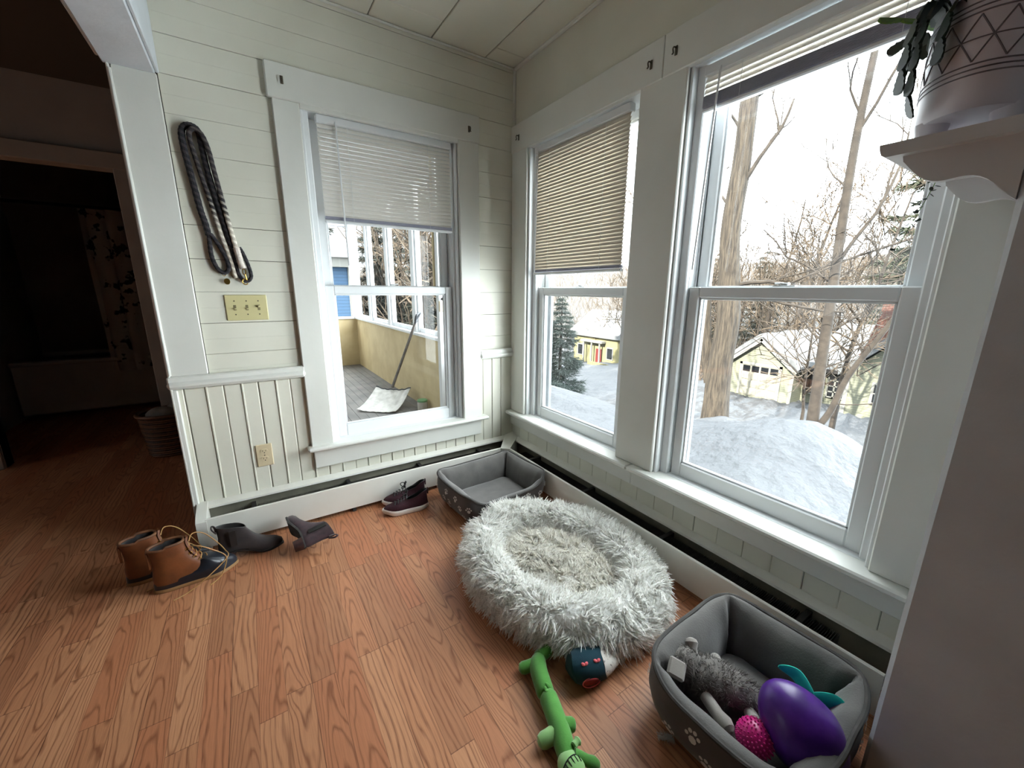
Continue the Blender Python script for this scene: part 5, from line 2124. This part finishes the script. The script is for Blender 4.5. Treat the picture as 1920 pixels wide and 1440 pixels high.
def conifer(label, p, h, R, seed, mt, layers=22, sparse=0.0, bottom=.08, per=2, nl=.20, nw=.022, group=None):
    T = thing('evergreen_tree', label, 'tree', p, 0, group)
    g = random.Random(seed)
    m = MB()
    m.tube([Vector(p) + Vector((0, 0, -.3)), Vector(p) + Vector((.02, .03, h * .5)), Vector(p) + Vector((0, 0, h))], [.02 * h, .012 * h, .004], 8)
    t_ = m.build('trunk', BARK2, T)
    m = MB()
    P_, N_ = [], []
    for k in range(layers):
        t = bottom + (1 - bottom) * (k / layers)
        z = h * t
        rr = R * (1 - t) ** .85 + .05
        for b in range(int(5 + 5 * (1 - t))):
            if g.random() < sparse:
                continue
            a = g.uniform(0, 2 * PI)
            L_ = rr * g.uniform(.65, 1.1)
            pts = []
            for q in range(6):
                u = q / 5
                pts.append(Vector(p) + Vector((math.cos(a) * L_ * u, math.sin(a) * L_ * u, z - L_ * (.28 * u - .20 * u * u) + g.gauss(0, .01))))
            m.tube(pts, [.02 * (1 - .8 * q / 5) * (h / 6) for q in range(6)], 4)
            for q in range(int(34 * per * L_) + 6):
                u = g.uniform(.15, 1) ** .8
                i = min(4, int(u * 5))
                c_ = pts[i].lerp(pts[i + 1], u * 5 - i)
                sd = Vector((-math.sin(a), math.cos(a), 0)) * g.gauss(0, .20 * L_ * (1 - u * .6))
                P_.append(c_ + sd + Vector((0, 0, g.gauss(0, .03) - .25 * sd.length)))
                N_.append((Vector((math.cos(a), math.sin(a), g.uniform(-.5, .5))) + sd.normalized() * g.uniform(.2, 1.0)).normalized())
    m.fur(P_, N_, nl, nw, lay=.4, curl=.5, seed=seed, seg=2, grav=.4)
    n_ = m.build('foliage', [mt], T, smooth=0)
    return T, t_, n_


cf = conifer('snow dusted spruce in the corner window, its lower boughs resting on snow', (13.6, 15.6, zt(13.6, 15.6)), 6.6, 1.75, 61, NEED, layers=26, per=3, bottom=.03, nl=.26, nw=.03)
conifer('tall feathery pine filling the upper right of the window', (17.5, 1.6, zt(17.5, 1.6)), 13.5, 3.0, 62, NEEDP, layers=16, sparse=.25, bottom=.44, per=4, nl=.30, nw=.04)
ev = conifer('dark evergreen in the woods beyond the porch screens', (5.6, 13.6, zt(5.6, 13.6)), 9.0, 2.4, 63, NEEDD, layers=22, per=2, nl=.30, nw=.035, group='dark evergreens beyond the porch screens')
for p, s_ in (((8.5, 19.0), 1.25), ((3.6, 16.5), 1.1), ((5.2, 22.0), 1.4), ((11.5, 22.0), 1.4), ((3.0, 26.0), 1.5), ((7.4, 15.2), 1.1), ((9.6, 15.6), 1.15), ((6.6, 18.2), 1.3), ((12.6, 18.5), 1.3), ((4.4, 13.0), .85), ((7.5, 25.5), 1.6), ((14.5, 22.5), 1.4)):
    copy_tree(ev, 'dark evergreen in the woods beyond the porch screens', (p[0], p[1], zt(p[0], p[1])), s_ * 5, s_, 'dark evergreens beyond the porch screens')
for p, s_, rz in (((33.5, 6.0), 1.0, 1), ((35, 1.5), 1.15, 2), ((39, 17), 1.1, 4), ((44, 24), 1.3, 5)):
    copy_tree(ev, 'dark evergreen standing in the woods behind the green house', (p[0], p[1], zt(*p)), rz, s_, 'dark evergreens behind the green house')

# ------------------------------------------------------------------ houses
def siding(name, c):
    t = NT(name)
    x, y, z = t.xyz()
    f = (z / .115).frac()
    t.color(t.mix(f.lt(.14), c, tuple(v * .62 for v in c[:3]) + (1,)))
    t.b.inputs['Roughness'].default_value = .7
    t.bump(f * -1.0, .4, .02)
    return t.m


SIDE = siding('pale_green_clapboard', ko(208, 211, 184))
HTRIM = mat('house_white_trim', ko(236, 236, 226))
DOORM = mat('cream_garage_door', ko(236, 232, 212))
DGLASS = mat('dark_window_glass', ko(52, 56, 62), None, .08)
ROOFS = mat('roof_snow', ko(180, 184, 188), ko(188, 192, 196), .7, 1.5, bump=.4, bscale=3, bdist=.08)
SHING = mat('grey_shingles', ko(88, 82, 80), ko(70, 66, 66), .9, 4)


def brick_mat():
    t = NT('red_brick')
    x, y, z = t.xyz()
    row = (z / .075).floor()
    fz = (z / .075).frac()
    fy = (((x + y) / .21) + row * .5).frac()
    n = t.noise(scale=4, detail=2)
    c = t.mix(n, ko(168, 104, 84), ko(146, 84, 70))
    t.color(t.mix(fz.lt(.14).max(fy.lt(.05)), c, ko(186, 172, 160)))
    t.b.inputs['Roughness'].default_value = .9
    return t.m


BRICK = brick_mat()
GX, G0, G1 = 22.0, 6.72, 10.12
GZ0, GZE, GZP, GYP = -4.75, -2.72, -1.30, 8.42
ga = thing('garage', 'pale green clapboard garage with cream door and snowy gable roof', 'garage', (24.5, 8.4, GZ0))
m = MB()
m.prism([(G0, GZ0 - .6), (G1, GZ0 - .6), (G1, GZE), (GYP, GZP), (G0, GZE)], 6.0, 'x', GX)
m.build('walls', SIDE, ga)
m = MB()
for a, b in ((G0 - .02, G0 + .14), (G1 - .14, G1 + .02)):
    m.box((GX - .03, a, GZ0 - .4), (GX + .02, b, GZE + .02))
m.build('corner_boards', HTRIM, ga)
for sd, ye in ((-1, G0), (1, G1)):
    dv = Vector((0, ye - GYP, GZE - GZP))
    e = dv.normalized()
    up_ = Vector((0, -e.z * sd, e.y * sd))
    if up_.z < 0:
        up_ = -up_
    A0, A1 = Vector((0, GYP, GZP)), Vector((0, ye, GZE)) + e * .30
    for nm, t0, t1, mt, x0, x1 in (('roof', .0, .07, SHING, GX - .28, GX + 6.2), ('roof_snow', .07, .30, ROOFS, GX - .20, GX + 6.1), ('rake_board', -.15, .02, HTRIM, GX - .30, GX - .24)):
        m = MB()
        q0, q1, q2, q3 = A0 + up_ * t0, A0 + up_ * t1, A1 + up_ * t1 - e * (.06 if 'snow' in nm else 0), A1 + up_ * t0 - e * (.04 if 'snow' in nm else 0)
        if nm == 'roof_snow':
            rings = []
            for k in range(25):
                x_ = lerp(x0, x1, k / 24)
                ring = []
                for q, thick in ((0, 0), (0, 1), (.25, 1), (.5, 1), (.75, 1), (.97, .9), (1, .5), (1, 0)):
                    bump_ = 1 + .35 * noise.noise(Vector((x_ * .9, q * 3 + sd, 3)))
                    pt = A0.lerp(A1 - e * .08, q) + up_ * (.07 + .22 * thick * bump_)
                    ring.append((x_, pt.y, pt.z))
                rings.append(ring)
            m.loft(rings)
        else:
            m.loft([[(xx, q.y, q.z) for q in (q0, q1, q2, q3)] for xx in (x0, x1)])
        m.build(nm, mt, ga)
gd = MB()
D0, D1, DZ0, DZ1 = 7.42, 9.36, -4.62, -2.86
gd.box((GX - .03, D0, DZ0), (GX + .03, D1, DZ1))
for i in range(4):
    for j in range(4):
        a, b = lerp(D0, D1, i / 4) + .05, lerp(D0, D1, (i + 1) / 4) - .05
        c_, d_ = lerp(DZ0, DZ1, j / 4) + .05, lerp(DZ0, DZ1, (j + 1) / 4) - .05
        if j == 3:
            gd.box((GX - .04, a, c_), (GX - .02, b, d_), mi=1)
        else:
            gd.box((GX - .055, a, c_), (GX - .02, b, d_), .02)
gd.build('garage_door', [DOORM, DGLASS], ga)
m = MB()
m.box((GX - .06, D0 - .13, DZ0), (GX, D0, DZ1 + .13))
m.box((GX - .06, D1, DZ0), (GX, D1 + .13, DZ1 + .13))
m.box((GX - .06, D0 - .13, DZ1), (GX, D1 + .13, DZ1 + .14))
m.build('door_frame', HTRIM, ga)

br = thing('breezeway', 'low link with white gridded windows and thick snowy roof between garage and house', 'porch', (24, 5.6, GZ0))
m = MB()
m.box((23.2, 4.3, GZ0 - .6), (26, 6.72, -2.75))
m.build('walls', SIDE, br)
m = MB()
m.loft([[(22.6, y_, -2.80), (22.6, y_, -2.62), (28.0, y_, -.95), (28.0, y_, -1.15)] for y_ in (4.3, 6.75)])
m.build('roof', SHING, br)
m = MB()
m.loft([[(22.62, y_, -2.62), (22.66, y_, -2.32 + .06 * math.sin(k * 1.3)), (25, y_, -1.46 + .06 * math.sin(k)), (28.0, y_, -.62), (28.0, y_, -.95)] for k, y_ in enumerate([4.3, 4.8, 5.3, 5.8, 6.3, 6.75])])
m.build('roof_snow', ROOFS, br)
for a, b, ncol in ((4.42, 5.55, 4), (5.75, 6.55, 1)):
    m = MB()
    m.box((23.10, a, -4.10), (23.19, b, -2.95), mi=1)
    for k in range(ncol + 1):
        y_ = lerp(a, b, k / ncol)
        m.box((23.06, y_ - .035, -4.13), (23.18, y_ + .035, -2.92))
    for k in range(5):
        z_ = lerp(-4.10, -2.95, k / 4)
        if ncol > 1 or k in (0, 4, 1):
            m.box((23.06, a, z_ - .03), (23.18, b, z_ + .03))
    m.build('window', [HTRIM, DGLASS], br)

ho = thing('house', 'pale green clapboard house with brick chimney at the right of the window', 'house', (24, 1.5, GZ0))
m = MB()
m.prism([(4.42, GZ0 - .6), (4.42, -2.40), (1.6, .5), (-1.4, -2.40), (-1.4, GZ0 - .6)], 8, 'x', 21.6)
m.build('walls', SIDE, ho)
m = MB()
m.box((21.56, 4.27, GZ0 - .4), (21.62, 4.44, -2.42))
m.build('corner_board', HTRIM, ho)
m = MB()
m.loft([[(x_, 4.70, -2.62), (x_, 4.72, -2.36), (x_, 3.2, -.72 + .05 * math.sin(x_ * 3)), (x_, 1.6, .95), (x_, -1.7, -2.3), (x_, -1.6, -2.6), (x_, 1.6, .6)] for x_ in (21.35, 22.4, 23.5, 25, 27, 29.7)])
m.build('roof_snow', ROOFS, ho)
m = MB()
m.box((21.52, 2.55, -3.75), (21.62, 3.45, -2.75))
m.box((21.50, 2.65, -3.65), (21.56, 3.35, -2.85), mi=1)
m.box((21.49, 2.65, -3.27), (21.57, 3.35, -3.22))
m.build('window', [HTRIM, DGLASS], ho)
m = MB()
cp = [(-3.2, 4.62, 3.2), (-2.2, 4.55, 3.2), (-1.2, 4.20, 3.1), (-.3, 4.02, 3.05), (.30, 3.86, 3.05), (.32, 3.92, 3.0), (.62, 3.92, 3.0), (.66, 3.84, 3.05), (.78, 3.84, 3.05)]
m.loft([[(22.5, a, z_), (22.5, b, z_), (23.4, b, z_), (23.4, a, z_)] for z_, a, b in cp])
m.build('chimney', BRICK, ho)

YEL = siding('yellow_clapboard', ko(228, 218, 156))
yh = thing('house', 'small yellow house with red door and snowy roof in the corner window', 'house', (32, 29, -7))
m = MB()
m.box((30, 26.0, -8.6), (36, 32.6, -3.7))
m.build('walls', YEL, yh)
m = MB()
m.loft([[(29.6, y_, -3.75), (29.6, y_, -3.3), (33.0, y_, -1.0), (36.6, y_, -3.4), (36.6, y_, -3.75)] for y_ in (25.6, 27, 29, 31, 33.0)])
m.build('roof_snow', ROOFS, yh)
m = MB()
m.box((29.94, 28.15, -7.1), (30.02, 29.0, -5.0), mi=0)
m.build('front_door', mat('red_door', ko(170, 50, 46)), yh)
m = MB()
for y_ in (28.0, 29.2, 30.4):
    m.box((29.4, y_ - .07, -7.4), (29.54, y_ + .07, -4.2))
m.box((29.3, 27.6, -4.3), (30.0, 30.8, -4.1))
m.build('porch_posts', HTRIM, yh)
for y0 in (26.5, 31.0):
    m = MB()
    m.box((29.92, y0, -6.0), (30.02, y0 + .9, -4.7))
    m.box((29.90, y0 + .1, -5.9), (29.96, y0 + .8, -4.8), mi=1)
    m.build('window', [HTRIM, DGLASS], yh)
# low yellow fence before it
fe = thing('fence', 'low yellow picket fence beside the yellow house', 'fence', (28, 27, -7))
m = MB()
for k in range(18):
    y_ = 25.4 + .17 * k
    m.box((28.2, y_, -7.4), (28.24, y_ + .13, -6.1))
m.box((28.24, 25.4, -6.9), (28.28, 28.4, -6.8))
m.box((28.24, 25.4, -6.4), (28.28, 28.4, -6.3))
m.build('pickets', YEL, fe)

# ------------------------------------------------------------------ the screened porch behind window 1
PY0, PY1, PXR, PF = 0.14, 5.32, 0.14, -0.17
PORCHW = mat('cream_yellow_porch_paint', srgb(206, 188, 148), srgb(190, 170, 130), .7, 4)
PORCHF = mat('grey_porch_floor', srgb(112, 108, 104), srgb(92, 90, 88), .6, 5)
PTRIM = mat('porch_white_trim', srgb(232, 234, 236), srgb(222, 224, 226), .5, 6)
m = MB()
for k in range(19):
    x_ = -1.64 + .094 * k
    m.box((x_, PY0, PF - .05), (x_ + .092, PY1, PF), .002)
struct(m, 'porch_floor', PORCHF, 'grey painted board floor of the porch', 'floor')
m = MB()
m.box((PXR, PY0, -1.7), (PXR + .1, PY1 + .1, .665))
m.box((-1.64, PY1, -1.7), (PXR + .1, PY1 + .1, .665))
m.box((PXR - .03, PY0, .655), (PXR + .12, PY1 - .03, .69), .005, mi=1)
m.box((-1.64, PY1 - .03, .655), (PXR, PY1 + .12, .69), .005, mi=1)
struct(m, 'porch_half_wall', [PORCHW, PTRIM], 'cream half wall round the porch with white ledge', 'wall')
m = MB()
posts = [PY1, 4.32, 3.30, 2.30, 1.45]
for y_ in posts[1:]:
    m.box((PXR - .005, y_ - .055, .69), (PXR + .085, y_ + .055, 2.35), .004)
    m.box((PXR + .02, y_ - .085, .69), (PXR + .06, y_ + .085, 2.35), .004)
m.box((PXR - .04, PY1 - .06, .69), (PXR + .10, PY1 + .10, 2.35), .004)
m.box((PXR - .01, PY0, 2.25), (PXR + .1, PY1 + .1, 2.45))
m.box((-1.64, PY1, 2.2), (PXR + .1, PY1 + .1, 2.45))
m.box((-.62, PY1, .69), (-.54, PY1 + .1, 2.25), .004)
m.box((-1.64, PY1, .69), (-1.45, PY1 + .1, 2.25), .004)
for a, b in zip(posts, posts[1:]):
    m.box((PXR + .03, b + .085, .69), (PXR + .055, a - .085, .74), .003)
struct(m, 'trim_6', PTRIM, 'white posts and screen frames of the porch', 'trim')
m = MB()
m.box((-1.64, PY0, 2.45), (PXR + .25, PY1 + .25, 2.60))
struct(m, 'porch_ceiling', PTRIM, 'white porch ceiling', 'ceiling')
# porch doorway frame just right of the window
m = MB()
m.box((-0.088, 1.03, PF), (0.0, 1.09, 2.3), .004)
m.box((-0.098, 1.09, 1.16), (-0.06, 1.12, 2.3), .003, mi=1)
m.box((0.0, 1.035, PF), (0.018, 1.085, 2.3), mi=2)
m.box((0.018, 1.0, PF), (0.14, 1.10, 2.3), .003)
struct(m, 'door_1', [PTRIM, PORCHW, BLACK], 'white frame of the porch screen door', 'door')
lt = thing('door_latch', 'beige latch box with black catch on the porch door frame', 'latch', (-0.06, 1.02, 1.05))
m = MB()
m.box((-0.094, 1.0, .985), (-0.045, 1.03, 1.075), .005)
m.build('latch_box', IVORY2, lt)
m = MB()
m.ell((-0.062, 1.01, 1.092), (.014, .014, .012), 12, 8)
m.box((-0.03, .995, 1.05), (-0.005, 1.03, 1.12), .003)
m.build('catch', BLACK, lt)

# snow shovel leaning on the half wall
ALU = mat('scuffed_aluminium', srgb(196, 194, 190), srgb(150, 148, 142), .4, 30, metal=.6)
POLY = mat('frosted_white_scoop', srgb(216, 214, 208), srgb(186, 184, 178), .45, 14)
GRIP = mat('black_grip', srgb(52, 54, 58), None, .5)
GREYH = mat('grey_shovel_shaft', srgb(120, 112, 106), srgb(96, 90, 86), .5, 20)
sv = thing('snow_shovel', 'snow shovel with pale scoop leaning on the porch half wall', 'shovel', (-.25, 2.3, PF))
S0 = Vector((-.112, 2.49, .015))
S1 = Vector((.088, 2.14, .80))
m = MB()
m.tube([S0, S0.lerp(S1, .5), S1], [.016, .0155, .0150], 12)
m.build('shaft', GREYH, sv)
ax = (S1 - S0).normalized()
m = MB()
side_ = Vector((.55, .80, 0))
side_ = (side_ - ax * side_.dot(ax)).normalized()
c0 = S1 + ax * .02
m.tube(spline([S1 - ax * .03, c0 + side_ * .0, c0 + side_ * .035 + ax * .03, c0 + side_ * .058 + ax * .10, c0 - side_ * .058 + ax * .10, c0 - side_ * .035 + ax * .03, c0], 5), .0125, 8)
m.build('d_grip', GRIP, sv)
m = MB()
# scoop: a curved sheet from the socket forward to the lip
fw = Vector((-.66, -.75, 0)).normalized()
sd_ = Vector((-fw.y, fw.x, 0))
base = S0 + Vector((-.02, -.03, .02))
top, bot = [], []
NU, NV = 16, 20
V1, V2 = [], []
for i in range(NU + 1):
    u = i / NU
    for j in range(NV + 1):
        v = j / NV - .5
        rib = .006 * (1 if abs(math.sin(v * 19)) > .75 else 0) * (1 - .3 * u)
        hgt = .135 * (1 - u) ** 2.0 - .02 * u * (1 - u) + .035 * (abs(v) * 2) ** 3 * (1 - u * .4)
        p = base + fw * (.42 * u - .05 * (1 - u) ** 3) + sd_ * (v * lerp(.44, .46, u))
        V1.append(Vector((p.x, p.y, PF + .012 + hgt + rib)))
        V2.append(Vector((p.x, p.y, PF + .006 + hgt + rib)))
F = []
W_ = NV + 1
o2 = len(V1)
for i in range(NU):
    for j in range(NV):
        q = (i * W_ + j, (i + 1) * W_ + j, (i + 1) * W_ + j + 1, i * W_ + j + 1)
        F.append(q)
        F.append(tuple(o2 + k for k in q[::-1]))
for i in range(NU):
    for j in (0, NV):
        F.append((i * W_ + j, (i + 1) * W_ + j, o2 + (i + 1) * W_ + j, o2 + i * W_ + j))
for j in range(NV):
    for i in (0, NU):
        F.append((i * W_ + j, i * W_ + j + 1, o2 + i * W_ + j + 1, o2 + i * W_ + j))
m.add(V1 + V2, F)
m.build('scoop', POLY, sv, smooth=60)
m = MB()
m.tube([V1[k] + Vector((0, 0, .002)) for k in range(NV + 1)], .008, 6)
m.build('scoop_rim', GRIP, sv)

jr = thing('jar', 'clear jar with a green lid on the porch floor', 'jar', (.06, 1.95, PF))
JG = mat('frosted_jar_plastic', srgb(176, 170, 158), None, .25)
m = MB()
m.lathe([(.052, 0), (.058, .006), (.058, .10), (.050, .112)], 28, (.06, 1.95, PF))
m.build('body', JG, jr)
m = MB()
m.lathe([(.056, .110), (.057, .113), (.057, .128), (.052, .132)], 28, (.06, 1.95, PF))
m.build('lid', mat('green_lid', srgb(110, 160, 110)), jr)

BLUE = siding('blue_clapboard', ko(112, 168, 222))
bh = thing('house', 'bright blue house with white eaves past the end of the porch', 'house', (-1.0, 14, -2))
m = MB()
m.box((-5.0, 13.5, -4.0), (1.80, 19, 1.93))
m.build('walls', BLUE, bh)
m = MB()
m.box((-5.2, 13.3, 1.93), (2.0, 19.2, 2.25))
m.box((1.70, 13.44, -4.0), (1.84, 13.62, 1.95))
m.build('eaves', HTRIM, bh)
m = MB()
m.loft([[(x_, 13.2, 2.25), (x_, 13.3, 2.4), (x_, 16.2, 3.3), (x_, 19.3, 2.4), (x_, 19.3, 2.25)] for x_ in (-5.3, -2, 2.1)])
m.build('roof_snow', ROOFS, bh)
